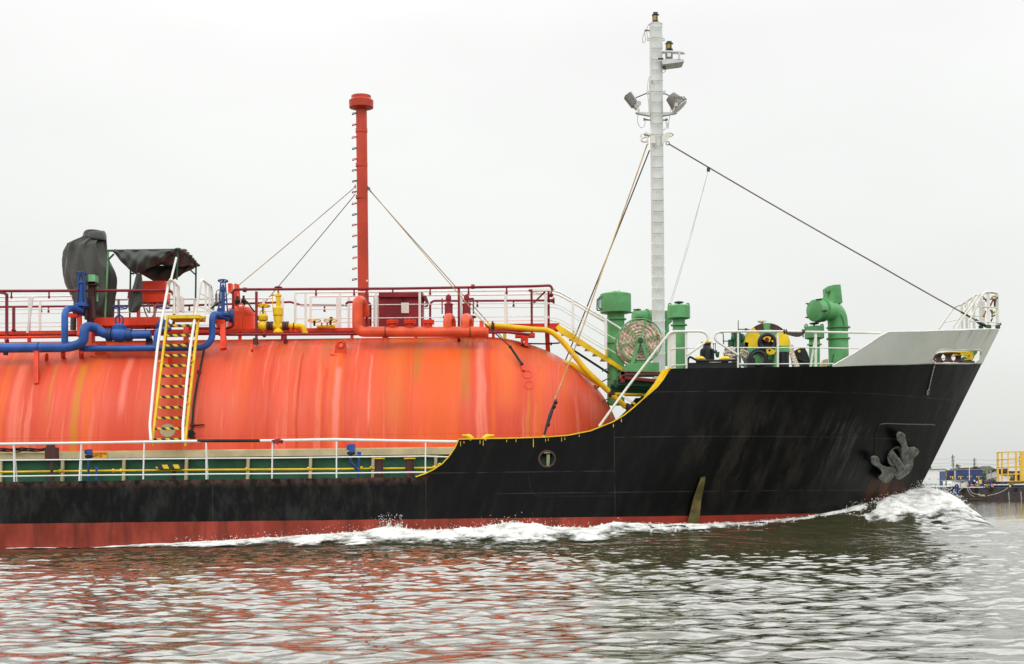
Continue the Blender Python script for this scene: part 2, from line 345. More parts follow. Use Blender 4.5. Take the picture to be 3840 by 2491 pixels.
# cargo tank: orange-red paint with drip marks that run down round the shell
def tankmat():
    mt, t, b = nodes('tank_paint'); co = objco(t); s = tn(t, 'SeparateXYZ'); t.links.new(co, s.inputs[0]); Z = s.outputs['Z']
    w0 = tn(t, 'CombineXYZ'); wob = mth(t, 'MULTIPLY', noise(t, co, .9, 3), .16); t.links.new(mth(t, 'ADD', s.outputs['X'], wob), w0.inputs[0]); t.links.new(Z, w0.inputs[2])
    a = noise(t, w0.outputs[0], 1.15, 5, (1,1,.05), .55); f = noise(t, w0.outputs[0], 4.2, 6, (1,1,.045), .6); g = noise(t, w0.outputs[0], 15, 4, (1,1,.05), .6); p = noise(t, co, 1.6, 6)
    c = mix(t, ramp(t, a, .36, .64), (.58,.054,.016), (.66,.084,.035))
    c = mix(t, ramp(t, f, .54, .66, 0, .7), c, (.74,.18,.115))
    c = mix(t, ramp(t, noise(t, w0.outputs[0], 1.9, 5, (1,1,.05)), .56, .68, 0, .7), c, (.70,.112,.006))
    c = mix(t, ramp(t, noise(t, w0.outputs[0], 2.9, 4, (1,1,.03)), .66, .73, 0, .75), c, (.55,.17,.008))
    c = mix(t, ramp(t, g, .58, .68, 0, .5), c, (.46,.034,.008))
    c = mix(t, ramp(t, p, .55, .75, 0, .22), c, (.52,.06,.03))
    top = mth(t, 'MULTIPLY', ramp(t, Z, 4.4, 5.9), ramp(t, noise(t, w0.outputs[0], 2.4, 6, (1,1,.2)), .42, .62)); c = mix(t, mth(t, 'MULTIPLY', top, .55), c, (.34,.085,.02))
    # rust and algae that run down from the pipe supports, lugs and clamps
    def run(px, wd, z0, z1, col, k):
        nonlocal c
        x0 = P(px, 1500, 40.3).x; d = mth(t, 'ABSOLUTE', mth(t, 'SUBTRACT', mth(t, 'ADD', s.outputs['X'], mth(t, 'MULTIPLY', noise(t, co, 1.7, 4), .10)), x0+.05))
        k_ = mth(t, 'MULTIPLY', mth(t, 'MULTIPLY', ramp(t, d, wd, wd*.15), ramp(t, Z, z1, z1+.8)), ramp(t, Z, z0+.12, z0-.05))
        c = mix(t, mth(t, 'MULTIPLY', mth(t, 'MULTIPLY', k_, ramp(t, g, .30, .60, .6, 1)), min(1., k*1.25)), c, col)
    for r_ in ((1590,1.1,6.2,1.2,(.70,.088,.006),.55),(1690,.35,6.0,1.5,(.74,.10,.004),.6),(1520,.22,6.0,1.5,(.60,.07,.006),.55),(1420,.3,5.6,1.5,(.70,.10,.02),.5),(1900,.5,6.1,3.4,(.68,.13,.02),.6),(290,.17,5.2,1.5,(.52,.17,.004),.95),(185,.11,5.2,3.2,(.50,.13,.01),.6),(95,.3,5.5,3.9,(.50,.045,.012),.5),(915,.2,5.5,3.0,(.64,.09,.01),.55),(1010,.07,5.5,2.2,(.50,.035,.008),.6),(1118,.06,5.5,2.2,(.45,.03,.008),.75),
        (1262,.14,5.0,2.2,(.78,.20,.14),.75),(1216,.10,5.0,2.2,(.56,.05,.010),.7),(1318,.10,5.0,2.6,(.60,.06,.008),.6),(1480,.45,6.1,2.8,(.58,.13,.012),.55),(1560,.25,6.1,4.2,(.40,.13,.012),.6),(1640,.5,6.1,2.2,(.66,.09,.004),.6),(1745,.22,6.1,3.6,(.42,.14,.012),.6),
        (1800,.16,5.8,2.2,(.78,.19,.13),.7),(1850,.10,5.9,2.4,(.66,.09,.004),.8),(460,.16,5.4,3.4,(.80,.22,.16),.5),(1385,.05,5.4,3.0,(.78,.2,.14),.7),(60,.2,5.2,2.4,(.76,.17,.11),.5)): run(*r_)
    sm_ = None
    for x0 in (-11.6, -7.2, -2.8, 1.2):
        k = mth(t, 'LESS_THAN', mth(t, 'ABSOLUTE', mth(t, 'SUBTRACT', s.outputs['X'], x0)), .010); sm_ = k if sm_ is None else mth(t, 'MAXIMUM', sm_, k)
    sm_ = mth(t, 'MAXIMUM', sm_, mth(t, 'LESS_THAN', mth(t, 'ABSOLUTE', mth(t, 'SUBTRACT', Z, 3.05)), .008))
    c = mix(t, mth(t, 'MULTIPLY', sm_, .35), c, (.30,.03,.01))
    t.links.new(c, b.inputs['Base Color']); t.links.new(ramp(t, f, .3, .7, .38, .58), b.inputs['Roughness']); b.inputs['Specular IOR Level'].default_value = .3
    bump(t, b, mth(t, 'ADD', mth(t, 'MULTIPLY', noise(t, co, .8, 3, (1.5,1,.6)), 1.), mth(t, 'MULTIPLY', f, .35)), .30, .07)
tankmat()
stripes('hazard', (.72,.50,.015), (.02,.02,.025), .235, .9)
stripes('hazard_wide', (.78,.55,.015), (.02,.02,.025), .30, .5)
# white bulwark with drips of rust below its upper edge
def bowmat():
    mt, t, b = nodes('bulwark_white'); co = objco(t); s = tn(t, 'SeparateXYZ'); t.links.new(co, s.inputs[0]); X, Z = s.outputs['X'], s.outputs['Z']
    cx = tn(t, 'CombineXYZ'); t.links.new(mth(t, 'SUBTRACT', X, mth(t, 'MULTIPLY', Z, .55)), cx.inputs[0]); t.links.new(Z, cx.inputs[2])
    c = mix(t, ramp(t, noise(t, co, 1.2), .3, .7), (.58,.605,.54), (.65,.67,.61))
    d = mth(t, 'MULTIPLY', ramp(t, noise(t, cx.outputs[0], 7, 5, (1,1,.05)), .54, .64), ramp(t, Z, 5.35, 6.2)); c = mix(t, mth(t, 'MULTIPLY', d, .8), c, (.30,.20,.07))
    t.links.new(c, b.inputs['Base Color']); b.inputs['Roughness'].default_value = .42; bump(t, b, noise(t, co, 1.4, 3), .15, .05)
bowmat()
# ------------------------------------------------------------------ the ship: hull
YC, HB = 43.5, 5.5                       # centreline distance and half beam; the near side lies 38 m away
YS = YC - HB
s_hi, s_lo = P(3745, 1237, YC), P(3450, 1830, YC)
def stem_x(z): return s_lo.x + (s_hi.x-s_lo.x)*(z-s_lo.z)/(s_hi.z-s_lo.z) - (.12*max(0, .9-z)**2)
def half(x, z):
    q = min(max(z/5.2, 0), 1.25); L = 10.3 + (8.0-10.3)*q; p = 1.75 + .45*q
    t = (stem_x(z)-x)/L
    return 0. if t <= 0 else HB if t >= 1 else HB*(1-(1-t)**p)
def hullpt(px, py, off=0.):
    Y = YS
    for _ in range(30):
        q = P(px, py, Y); Y = .5*Y + .5*(YC-half(q.x, q.z))
    return P(px, py, Y - off)
XB = 1.3
LBL = 'small black-hulled gas tanker with an orange cargo tank on deck under way'
ship = thing('gas_tanker', LBL, 'tanker ship', (0, YC, 0))
top_px = [(1559,1790),(1597,1777),(1626,1762.6),(1660,1739.5),(1685,1712),(1706,1681),(1720.6,1649),(1794,1647),(1920,1645),(2046,1641),(2130,1634.5),(2214,1617.6),
          (2298,1584),(2340,1559),(2374,1531.5),(2413,1497),(2440,1474),(2462,1455),(2485,1427),(2499,1404),(2508,1385),(2521,1382.6),(2837,1378),(3128,1375),(3400,1369),(3690,1364)]
top_w = [hullpt(*q) for q in top_px]
tx = [p.x for p in top_w]; tz = [p.z for p in top_w]
def topz(x): return float(np.interp(x, tx, tz))
ZM = 1.815                               # main deck edge
# parallel middle body: one plate with the round mooring hole in it
XA = -26.
hc = P(2051.7, 1721.8, YS); hr = m(28.5, YS)
loop = [(XA, -.7), (XB, -.7), (XB, topz(XB))]
mid = [p for p in top_w if p.x < XB-.05][::-1]
loop += [(p.x, p.z) for p in mid] + [(XA, ZM)]
loop3 = [Vector((x, YS, z)) for x, z in loop]
hole = [Vector((hc.x+hr*math.cos(a), YS, hc.z+hr*math.sin(a))) for a in np.linspace(0, 2*math.pi, 41)[:-1]]
mb = MB().plate(loop3, .03, hole)
mb.plate([Vector((p.x, 2*YC-YS-.03, p.z)) for p in loop3], .03)
NT, NZ = 110, 60
def col(t, side):
    z = 4.
    for _ in range(8): x = XB + (stem_x(z)-XB)*t; z = topz(x)
    out = []
    for j in range(NZ+1):
        zz = -.7 + (z+.7)*j/NZ; x = XB + (stem_x(zz)-XB)*t; out.append(Vector((x, YC - side*half(x, zz), zz)))
    return out
ts = [1-(1-i/NT)**1.4 for i in range(NT+1)]
for side in (1, -1): mb.grid([col(t, side) for t in ts])
hull = mb.part('hull', 'hull_paint', ship, ang=50)
# decks, closed so that light does not leak
dk = MB(); dk.box((XA, YS+.031, ZM-.35), (1.25, 2*YC-YS-.031, ZM-.06)); dk.box((1.25, YS+.9, ZM-.35), (4.4, 2*YC-YS-.9, ZM-.06)); dk.part('main_deck', 'deck_green', ship)
fd = MB(); rows = []
for x in np.linspace(4.4, stem_x(5.1)-.25, 40):
    z = topz(x)-.03; h = max(.02, half(x, z)-.02); rows.append([Vector((x, YC-h, z)), Vector((x, YC+h, z))])
fd.grid(rows); fd.part('forecastle_deck', 'deck_green', ship)
MB().box((4.36, YS+.75, ZM-.3), (4.42, 2*YC-YS-.75, 4.4)).part('forecastle_bulkhead', 'green', ship)
# yellow capping along the swept bulwark, with its wider flange at the forecastle break
cap = []
for i, p in enumerate(top_w[:22]): cap.append(p + Vector((0, .02, .012)))
c1 = MB()
for a, b2 in zip(cap, cap[1:]): c1.bar(a, b2, .12, .03)
for px, py, ln in ((1727,1655,30),(1740,1655,14),(1800,1650,20),(1812,1650,40),(1900,1647,16),(1935,1647,16),(2000,1645,60),(2046,1645,16),(2056,1645,18),(2106,1640,24),(2118,1640,20),(2172,1630,16),(2300,1590,18),(2330,1570,16),(2465,1432,34),(2478,1420,30)):
    p = hullpt(px, py, .006); c1.box(p+Vector((-.008,0,0)), p+Vector((.008,.008,-m(ln*random.uniform(.5,.9), YS))))
bcap = c1.part('bulwark_cap', 'yellow', ship)
c2 = MB(); q = [Rz(1560,250,38.12), Rz(1610,228,38.12), Rz(1760,215,38.12), Rz(1640,400,38.12), Rz(1500,560,38.12), Rz(1300,735,38.12), Rz(1200,790,38.12), Rz(1215,745,38.12), Rz(1400,510,38.12)]
c2.plate(q[::-1], .03); c2.part('flange', 'yellow', bcap)
# horn cleats on the capping, mooring hole rim, small pad
def horn(px, flip):
    pts = [P(px, 1648, 38.03), P(px-flip*14, 1634, 38.03), P(px-flip*38, 1633, 38.03)]
    return MB().tube(pts, [.075,.06,.02], 8, .06)
horn(1770, 1).part('horn_cleat', 'yellow', ship); horn(1815, -1).part('horn_cleat', 'yellow', ship)
MB().torus(hc+Vector((0,.0,0)), (0,1,0), hr+.01, .028, 40, 10).part('mooring_hole_rim', 'dark_brown', ship)
# weld-on doubler plates and rubbing marks
MB().tube([hullpt(1500+x/2.38, 1500+y/2.38, .004) for x, y in ((1143,668),(1160,760),(1175,830),(1210,858),(1500,860),(1910,857))], .004, 5, .1).part('weld_seam', 'black_steel', hull)
# white bulwark at the bow with its long mooring port
zt_px = [(3122,1371),(3200,1327),(3250,1295),(3300,1261),(3331,1245),(3450,1243.5),(3600,1239),(3734,1234.5),(3752,1236)]
bw = [hullpt(*q) for q in zt_px[:-1]]; bx = [p.x for p in bw]; bz = [p.z for p in bw]
def bulz(x): return float(np.interp(x, bx, bz))
x0b = bw[0].x; NB, NBZ = 150, 30
def bcol(t, side):
    zb = topz(x0b + (stem_x(5.2)-x0b)*t)
    zt = 5.5
    for _ in range(8): x = x0b + (stem_x(zt)-x0b)*t; zt = max(bulz(x), zb+.01)
    out = []
    for j in range(NBZ+1):
        z = zb - .004 + (zt-zb)*j/NBZ; x = x0b + (stem_x(z)-x0b)*t; out.append(Vector((x, YC-side*(half(x, z)+.006), z)))
    return out
bts = [1-(1-i/NB)**1.25 for i in range(NB+1)]
# the port outline measured in the photo (rounded slot)
def to_px(p):
    u = p.x*FL/p.y; v = -(p.z-CAMZ)*FL/p.y; return (u*ca+v*sa+1920, -u*sa+v*ca+HORY)
slot = [(905,1085),(915,1040),(945,995),(1000,962),(1080,958),(1250,965),(1440,962),(1478,975),(1475,1020),(1450,1075),(1410,1112),(1350,1118),(1100,1118),(940,1116)]
slot = [(3200+x/3.0875, 1000+y/3.0875) for x, y in slot]
def inside(q, poly):
    c = False
    for (x1, y1), (x2, y2) in zip(poly, poly[1:]+poly[:1]):
        if (y1 > q[1]) != (y2 > q[1]) and q[0] < (x2-x1)*(q[1]-y1)/(y2-y1)+x1: c = not c
    return c
mb = MB()
for side in (1, -1):
    cols = [bcol(t, side) for t in bts]; b0 = len(cols[0]); vs = [p for c in cols for p in c]; fs = []
    for i in range(NB):
        for j in range(NBZ):
            cpt = (cols[i][j]+cols[i+1][j+1])/2
            if side < 0: cpt = Vector((cpt.x, 2*YC-cpt.y, cpt.z))
            if inside(to_px(cpt), slot): continue
            fs.append((i*b0+j, (i+1)*b0+j, (i+1)*b0+j+1, i*b0+j+1))
    mb.add(vs, fs)
bul = mb.part('bow_bulwark', 'bulwark_white', ship, ang=60)
so = bul.modifiers.new('thickness', 'SOLIDIFY'); so.thickness = .03; so.offset = 0
MB().tube([hullpt(x, y, .0) for x, y in slot], .035, 8, .06, closed=True).part('port_rim', 'rusty_white', bul)
MB().tube([bcol(t, 1)[-1] for t in bts], .022, 6).part('cap_rail', 'rusty_white', bul)
# roller fairlead inside the port
rf = MB(); f0 = [hullpt(3200+x/3.0875, 1000+y/3.0875, -.18) for x, y in ((925,1085),(950,1030),(990,1010),(1150,1000),(1390,1025),(1385,1060),(1340,1105))]
rf.tube(f0, .03, 8, .05)
rf.bar(hullpt(3497,1359,-.18), hullpt(3640,1359,-.18), .25, .05)
fl = rf.part('roller_fairlead', 'dark_brown', ship)
for cx_ in (985, 1100, 1215):
    p = hullpt(3200+cx_/3.0875, 1000+1100/3.0875, -.2)
    MB().lathe(p, (0,0,1), [(.14,0),(.13,.03),(.085,.08),(.085,.14),(.12,.2),(.13,.22)], 14).part('roller', 'dark_brown', fl)
def deckbox(name, lo, hi, mat): return MB().box(lo, hi).part(name, mat, ship)
deckbox('yellow_bollard_plate', Fz(1060,985,41.9), Fz(1340,1030,42.0), 'yellow'); MB().cyl(Fz(1335,1085,42.6), Fz(1335,985,42.6), .13).part('deck_vent_pipe', 'yellow', ship)
MB().cyl(Fz(1395,975,42.8), Fz(1290,1085,42.6), .12).part('stay_foot', 'green', ship)
# draught mark and hawse pocket
K0 = lambda x, y, off=0.: hullpt(3100+x/3.0878, 1500+y/3.0878, off)
o = K0(698, 1100, .016); xd = K0(728, 1100, .016)-o; zd = K0(704, 1060, .016)-o
text_mb('2', m(17, 41.5), o, xd, zd).part('draught_mark', 'sign_orange', hull, label='orange draught mark figure 2')
pk = MB().tube([K0(*q, .0) for q in ((548,640),(562,420),(590,310),(620,280),(700,275),(900,282),(1100,286),(1225,286),(1250,295))], .022, 6, .06)
pk.part('anchor_pocket_edge', 'black_steel', hull)
hp = K0(775, 655, .03); nrm = (K0(790,660,0)-Vector((0,YC,1.5))); nrm = Vector((.55,-.8,-.1)).normalized()
MB().torus(hp+nrm*.05, nrm, .27, .045, 26, 8).part('hawse_ring', 'floodlight_grey', hull)
MB().lathe(hp-nrm*.35, nrm, [(.27,0),(.27,.36)], 20).part('hawse_pipe', 'rubber', hull)
# anchor: crown, shank, two flukes; it hangs in the hawse pipe
an = thing('anchor', 'grey worn stockless anchor hauled up against the black bow', 'anchor', tuple(K0(830, 780, .2)))
def KA(x, y, off): return K0(x, y, off)
def cast(name, outline, d0, d1, sm=4):       # a rounded casting from its outline; d0..d1 off the plating
    n = len(outline); b_ = MB(); mid = [sum(q[k] for q in outline)/n for k in (0, 1)]
    b_.v = [tuple(KA(x, y, d0)) for x, y in outline] + [tuple(KA(x, y, d1)) for x, y in outline]
    tri = tessellate_polygon([[(x, y, 0) for x, y in outline]])
    b_.f = [tuple(t) for t in tri] + [tuple(i+n for i in t[::-1]) for t in tri] + [(i, (i+1) % n, (i+1) % n+n, i+n) for i in range(n)]
    o = b_.part(name, 'anchor_grey', an); r = o.modifiers.new('cast', 'REMESH'); r.mode = 'VOXEL'; r.voxel_size = .028; r.use_smooth_shade = True
    s_ = o.modifiers.new('soft', 'SMOOTH'); s_.iterations = sm; s_.factor = .6; return o
cast('fluke', [(508,655),(545,643),(590,655),(612,690),(612,725),(640,755),(700,775),(760,775),(810,790),(830,840),(790,880),(755,915),(720,955),(685,968),(640,955),(600,915),(595,885),(625,868),(640,850),(620,810),(585,780),(550,762),(518,740),(503,700)], .20, .44)
cast('fluke', [(803,395),(830,365),(875,375),(910,405),(912,450),(925,500),(945,560),(965,545),(1005,540),(1050,565),(1075,600),(1050,640),(1005,675),(1003,740),(990,790),(960,850),(935,865),(905,840),(885,780),(862,690),(862,600),(850,500),(820,480),(805,440)], .20, .44)
cast('crown', [(775,870),(830,800),(900,755),(975,740),(960,840),(905,890),(845,928),(800,915)], .16, .50)
MB().tube([KA(850,790,.40), KA(800,710,.32), KA(750,640,.14), KA(735,610,-.1)], [.14,.13,.12,.12], 10, .1).part('shank', 'anchor_grey', an)
# timber plank standing in the water against the hull
tq = [hullpt(2400+x/2.059, 1300+y/2.059, .03) for x, y in ((360,1380),(415,1160),(470,1010),(500,1003),(498,1045),(470,1190),(450,1380))]
tm = MB(); n_ = len(tq); tm.v = [tuple(p) for p in tq]+[tuple(p+Vector((0,-.09,0))) for p in tq]
tm.f = [tuple(range(n_)), tuple(range(2*n_-1, n_-1, -1))]+[(i, (i+1) % n_, (i+1) % n_+n_, i+n_) for i in range(n_)]
tag(tm.part('fender_timber', 'timber', smooth=False), 'rough brown timber wedge stuck upright against the black hull at the waterline', 'timber')
# frayed line hanging out of the bow port
ln = MB().tube([hullpt(3200+x/3.0875, 1000+y/3.0875, .05) for x, y in ((935,1100),(943,1130),(925,1200),(895,1330),(878,1400),(872,1470))], .017, 6, .1)
for dx_ in (-18,-8,4): ln.tube([hullpt(3200+x/3.0875, 1000+y/3.0875, .05) for x, y in ((876,1410),(870+dx_,1450),(868+dx_*.8,1488))], .010, 5)
tag(ln.part('hanging_line', 'rope_white'), 'thin pale line with a frayed end hanging out of the bow port', 'rope')
# ------------------------------------------------------------------ main deck side: railing, trunk, fittings
YR = YS+.06
rail = MB().tube([P(-1700,1685.0,YR), P(-60,1666.5,YR), P(300,1662,YR), P(700,1655,YR), P(1000,1653,YR), P(1250,1648.5,YR), P(1480,1653,YR), P(1722,1657,YR)], m(5.2,YR), 10)
rail = rail.part('deck_railing', 'white_paint', ship)
rm = MB().tube([P(-1700,1745.5,YR), P(-60,1727,YR), P(300,1724,YR), P(540,1722,YR), P(800,1719,YR), P(1020,1718,YR), P(1262,1715,YR), P(1596,1711,YR), P(1680,1714,YR)], m(2.6,YR), 8)
rm.tube([P(-1700,1806.5,YR), P(-60,1788,YR), P(300,1783,YR), P(540,1781,YR), P(800,1778,YR), P(1020,1777,YR), P(1262,1775,YR), P(1600,1771,YR)], m(2.6,YR), 8)
rm.part('lower_rail', 'white_paint', rail)
for x0, x1, yb, st in ((52,54,1808,62),(305,297,1806,302),(541,537,1798,0),(773,774,1798,778),(1022,1020,1795,0),(1262,1262,1793,0),(1596,1595,1779,0))+tuple((-x, -x+2, 1806+.0113*x, 0) for x in range(190, 1700, 245)):
    pb = MB().bar(P(x0,1666-12*x0/1600,YR+.0), P(x1,yb,YR), .04, m(4.6,YR))
    if st: pb.bar(P(x0+2,1668,YR+.1), P(st+2,yb-2,YR+.35), .03, m(3.6,YR))
    pb.part('post', 'white_paint', rail)
# trunk: green wall with ribs, beige top plate
YT = YS+1.35
XL, XR = -26., P(2520,1700,YT).x; tw = MB().box((XL,YT+.06,1.5), (XR,YT+.12,2.46)); trunk = tw.part('trunk_wall', 'trunk_green', ship)
tp = MB().box((XL,YT-.12,2.455), (XR,YT+.6,2.625)); tp.part('top_plate', 'beige', trunk)
MB().box((XL,YT+.12,2.5), (XR,YT+.9,2.665)).part('tank_skirt', 'beige', trunk)
for px in (-1640,-1405,-1170,-935,-700,-465,-230,4,236,466,700,931,1165,1399,1634,2055,2290):
    MB().bar(P(px+1,1722-px*.009,YT-.02), P(px-3,1835,YT-.02), .12, m(11,YT)).part('rib', 'beige', trunk)
# yellow deck pipe
YP = YS+.9
dp = MB().tube([P(-1700,1790.0,YP), P(-60,1771.5,YP), P(400,1766,YP), P(800,1762.5,YP), P(1250,1760,YP), P(1500,1757.5,YP), P(1650,1754.5,YP)], m(4.2,YP), 10).part('deck_pipe', 'yellow_pipe', ship)
for px in (226,425,455,925,1157,1356,1391,1628): 
    p = P(px, 1770-px*.0098, YP); MB().cyl(p-Vector((.03,0,0)), p+Vector((.03,0,0)), m(7.5,YP), 12).part('coupling', 'yellow_pipe', dp)
MB().torus(P(1650,1746,YS+.1), (0,1,0), m(7,YS), m(2.6,YS)).part('lashing_eye', 'yellow', ship)
# brown vent with a square head
v1 = MB().cyl(G(545,1412,38.6), G(545,1180,38.6), m(5.5,38.6), 12); v1.cyl(G(545,1412,38.6), G(545,1385,38.6), m(11,38.6), 14)
v1.box(G(472,1183,38.45), G(622,1066,38.8)); v1.box(G(487,1066,38.5), G(582,1035,38.75)); v1.part('air_vent', 'dark_brown', ship)
# blue-headed valves by the rail
def blue_valve(px, pyb, pyt, bent):
    vb = MB()
    if bent: vb.tube([H(1240,950,38.5), H(1240,900,38.5), H(1187,835,38.5), H(1187,775,38.5)], m(5.5,38.5), 10, .05)
    else: vb.tube([G(932,1415,38.6), G(932,1160,38.6)], m(4.6,38.6), 10)
    o_ = vb.part('valve_stem', 'blue_dark', ship)
    z = (lambda x, y, Y: H(x, y, Y)) if bent else (lambda x, y, Y: G(x, y, Y))
    hd = MB()
    if bent: hd.box(z(1175,765,38.4), z(1222,708,38.7)); hd.box(z(1157,748,38.45), z(1180,713,38.65))
    else: hd.box(z(915,1143,38.45), z(975,1083,38.75)); hd.box(z(889,1133,38.5), z(917,1088,38.7))
    hd.part('valve_head', 'blue', o_)
    cl = MB(); c0 = z(1190,770,38.5) if bent else z(937,1155,38.6); cl.lathe(c0-Vector((0,0,.06)), (0,0,1), [(.05,0),(.11,.02),(.11,.08),(.06,.1)], 12); cl.part('collar', 'black_steel', o_)
blue_valve(0,0,0,False); blue_valve(0,0,0,True)
MB().cyl(G(1014,1410,38.5), G(1017,1272,38.5), m(4.2,38.5)).lathe(G(1017,1285,38.5), (0,0,1), [(.038,0),(.038,.05)], 12).part('sounding_pipe', 'blue', ship)
MB().tube([H(1247,905,38.45), H(1247,790,38.45)], m(3.6,38.4)).box(H(1237,792,38.4), H(1263,762,38.5)).tube([H(1240,762,38.4), H(1228,775,38.4), H(1226,800,38.4)], .01, 6).part('sounding_pipe', 'blue', ship)
sg = MB().box(P(332,1720,YT-.135), P(401,1694.5,YT-.15)).part('notice_plate', 'sign_orange', trunk)
xd = Vector((1,0,0)); text_mb('SOUNDING', m(12.5,YT), P(333.5,1706,YT-.155), xd, (0,0,1)).part('lettering', 'dark_brown', sg)
text_mb('WT 2S', m(12.5,YT), P(347,1715.5,YT-.155), xd, (0,0,1)).part('lettering', 'dark_brown', sg)
hz = MB().plate([P(582,1754,38.7), P(598,1743.5,38.7), P(672,1742,38.7), P(680,1755,38.7), P(668,1758,38.7), P(592,1758.5,38.7)][::-1], .25).part('step_board', 'hazard_wide', ship, smooth=False)
MB().cyl(P(653,1805,39), P(653,1757,39), .06).part('step_leg', 'dark_brown', hz)
bo = MB().box(H(1325,955,38.3), H(1680,946,38.9)).part('mooring_bitts', 'dark_brown', ship)
for cx_ in (1392, 1614):
    pb = H(cx_,950,38.6); tp_ = H(cx_,815,38.6)
    MB().cyl(pb, tp_, m(16,38.6), 18).part('bitt', 'dark_brown', bo)
    MB().lathe(tp_, (0,0,1), [(m(22,38.6),0),(m(22,38.6),.035)], 18).part('bitt_cap', 'yellow', bo)
# bits lashed to the rail
MB().tube([P(741,1653.5,YR), P(975,1653,YR)], m(6.2,YR), 10).part('rail_padding', 'cable_black', rail)
rg = MB()
for k in range(9):
    a = rng.uniform(0, 6.28, 3); x = 1022+k*4.2; rg.tube([P(x,1650+3*math.sin(a[0]),YR-.03), P(x+3,1657+5*math.sin(a[1]),YR-.05), P(x+1,1661+4*math.sin(a[2]),YR-.03)], [.035,.04,.015], 6)
rg.tube([P(1040,1655,YR-.04), P(1041,1669,YR-.04)], .012, 5)
tag(rg.part('rag', 'maroon'), 'dark red rag tied over the white deck rail', 'rag')
hs = MB()
for k in range(4):
    pts = [P(x, 1690-k*2.2+3*math.sin(x*.06+k*2), 39.15) for x in range(-20, 215, 9)]; hs.tube(pts, .022, 6)
hs.tube([P(62+18*math.cos(a), 1689+7*math.sin(a), 39.1) for a in np.linspace(0, 6.3, 14)], .022, 6)
tag(hs.part('cable_bundle', 'rubber'), 'loose black hoses lying along the ledge at the foot of the tank', 'hose')
# ------------------------------------------------------------------ cargo tank
TR, TZ, TXC, TA = 3.65, 2.5, P(1800,1700,YC).x, 4.35
def tankz(Y): return TZ + math.sqrt(max(0, TR*TR-(Y-YC)**2))
rows = []
for x in np.linspace(-26, TXC, 40): rows.append([Vector((x, YC-TR*math.sin(a), TZ+TR*math.cos(a))) for a in np.linspace(-2.0, 2.0, 73)])
for s_ in np.linspace(0, 1, 40)[1:]:
    th = s_*math.pi/2; r = TR*math.cos(th); x = TXC+TA*math.sin(th); rows.append([Vector((x, YC-r*math.sin(a), TZ+r*math.cos(a))) for a in np.linspace(-2.0, 2.0, 73)])
tank = MB().grid(rows).part('cargo_tank', 'tank_paint', ship, ang=80)
def tankpt(px, py, off=0.):          # place on the near face of the tank shell
    Y = YC-3
    for _ in range(60):
        q = P(px, py, Y); k = max(0, (q.x-TXC)/TA); rr = TR*math.sqrt(max(.001, 1-min(.99, k)**2)); d = rr*rr-(q.z-TZ)**2
        Y = .6*Y + .4*(YC-math.sqrt(max(.02, d)))
    q = P(px, py, Y); n = Vector((0, q.y-YC, q.z-TZ)).normalized(); return q + n*off
# lifting lugs
def lug(cx, cy, s):
    Y = tankpt(cx, cy+s*1.1).y - .02
    o = [(-.95,1.35),(-.78,.1)] + [(.70*math.cos(a), -.12-.70*math.sin(a)+.02) for a in np.linspace(math.pi, 0, 14)] + [(1.0,1.7)]
    ol = [P(cx+x*s, cy+y*s, Y) for x, y in o]
    hl = [P(cx+.24*s*math.cos(a), cy-.05*s+.24*s*math.sin(a), Y) for a in np.linspace(0, 6.2832, 19)[:-1]]
    mbx = MB().plate(ol, .06, hl).torus(P(cx, cy-.05*s, Y), (0,1,0), m(.42*s,Y), m(.16*s,Y), 22, 8)
    mbx.plate([P(cx+s*.75,cy+s*.2,Y+.07), P(cx+s*1.35,cy+s*2.0,Y-.22), P(cx+s*.9,cy+s*2.0,Y-.22)], .05)
    mbx.bar(P(cx-1.4*s,cy+1.35*s,Y-.03), P(cx+1.2*s,cy+2.1*s,Y-.03), .16, .05)
    return mbx.part('lifting_lug', 'vessel_orange', tank)
lug(1278, 1294, 27); lug(380, 1301, 27)
ov = K and [tankpt(629+29*math.cos(a), 1615+25*math.sin(a), .012) for a in np.linspace(0, 6.2832, 33)[:-1]]
cb = MB(); cc = tankpt(629,1615,.013); cb.add([cc]+ov, [(0,i+1,(i+1)%32+1) for i in range(32)]); cb.part('round_mark', 'beige', tank)
for k,(cx,cy) in enumerate(((1978,1406),(1984,1445))):
    MB().tube([tankpt(cx+17*math.cos(a), cy+14*math.sin(a), .006) for a in np.linspace(0, 6.2832, 25)[:-1]], .009, 5, closed=True).part('weld_ring', 'tank_paint', tank)
# ------------------------------------------------------------------ pipes on the tank
bp = MB()
Y1, Y2 = 40.9, 41.3
main = bp.tube([A(-4700,1464,Y1), A(740,1412,Y1), A(885,1360,Y1), A(885,1185,Y1), A(1010,1210,Y2), A(1090,1270,Y2), A(1300,1280,Y2)], m(18.2,Y1), 16, .30)
bp = main.part('cargo_pipe', 'blue', ship)
MB().tube([A(682,1400,Y1), A(682,1020,Y1), A(760,1000,41.5), A(860,1025,41.9)], m(12.6,Y1), 14, .24).part('branch', 'blue', bp)
MB().tube([A(840,1425,41.15), A(2150,1416,41.15), A(2235,1330,41.15), A(2235,1050,41.15), A(2330,1080,41.6), A(2400,1110,41.8)], m(12.0,41.1), 14, .26).part('branch', 'blue', bp)
MB().tube([A(1650,1420,41.15), A(1650,1240,41.15), A(1780,1215,41.7)], m(12,41.1), 14, .2).part('branch', 'blue', bp)
MB().cyl(A(1340,1280,Y2), A(1590,1278,Y2), m(16,Y2), 16).part('branch', 'blue', bp)
for x, y, Y, d in ((412,1412,Y1,(1,0,0)),(405,1412,Y1,(1,0,0))):
    MB().torus(A(x,y,Y), d, m(18.6,Y), .008, 20, 6).part('weld_band', 'blue_dark', bp)
MB().cyl(A(60,1455,Y1), A(60,1495,Y1), m(9,Y1)).part('drain', 'black_steel', bp)
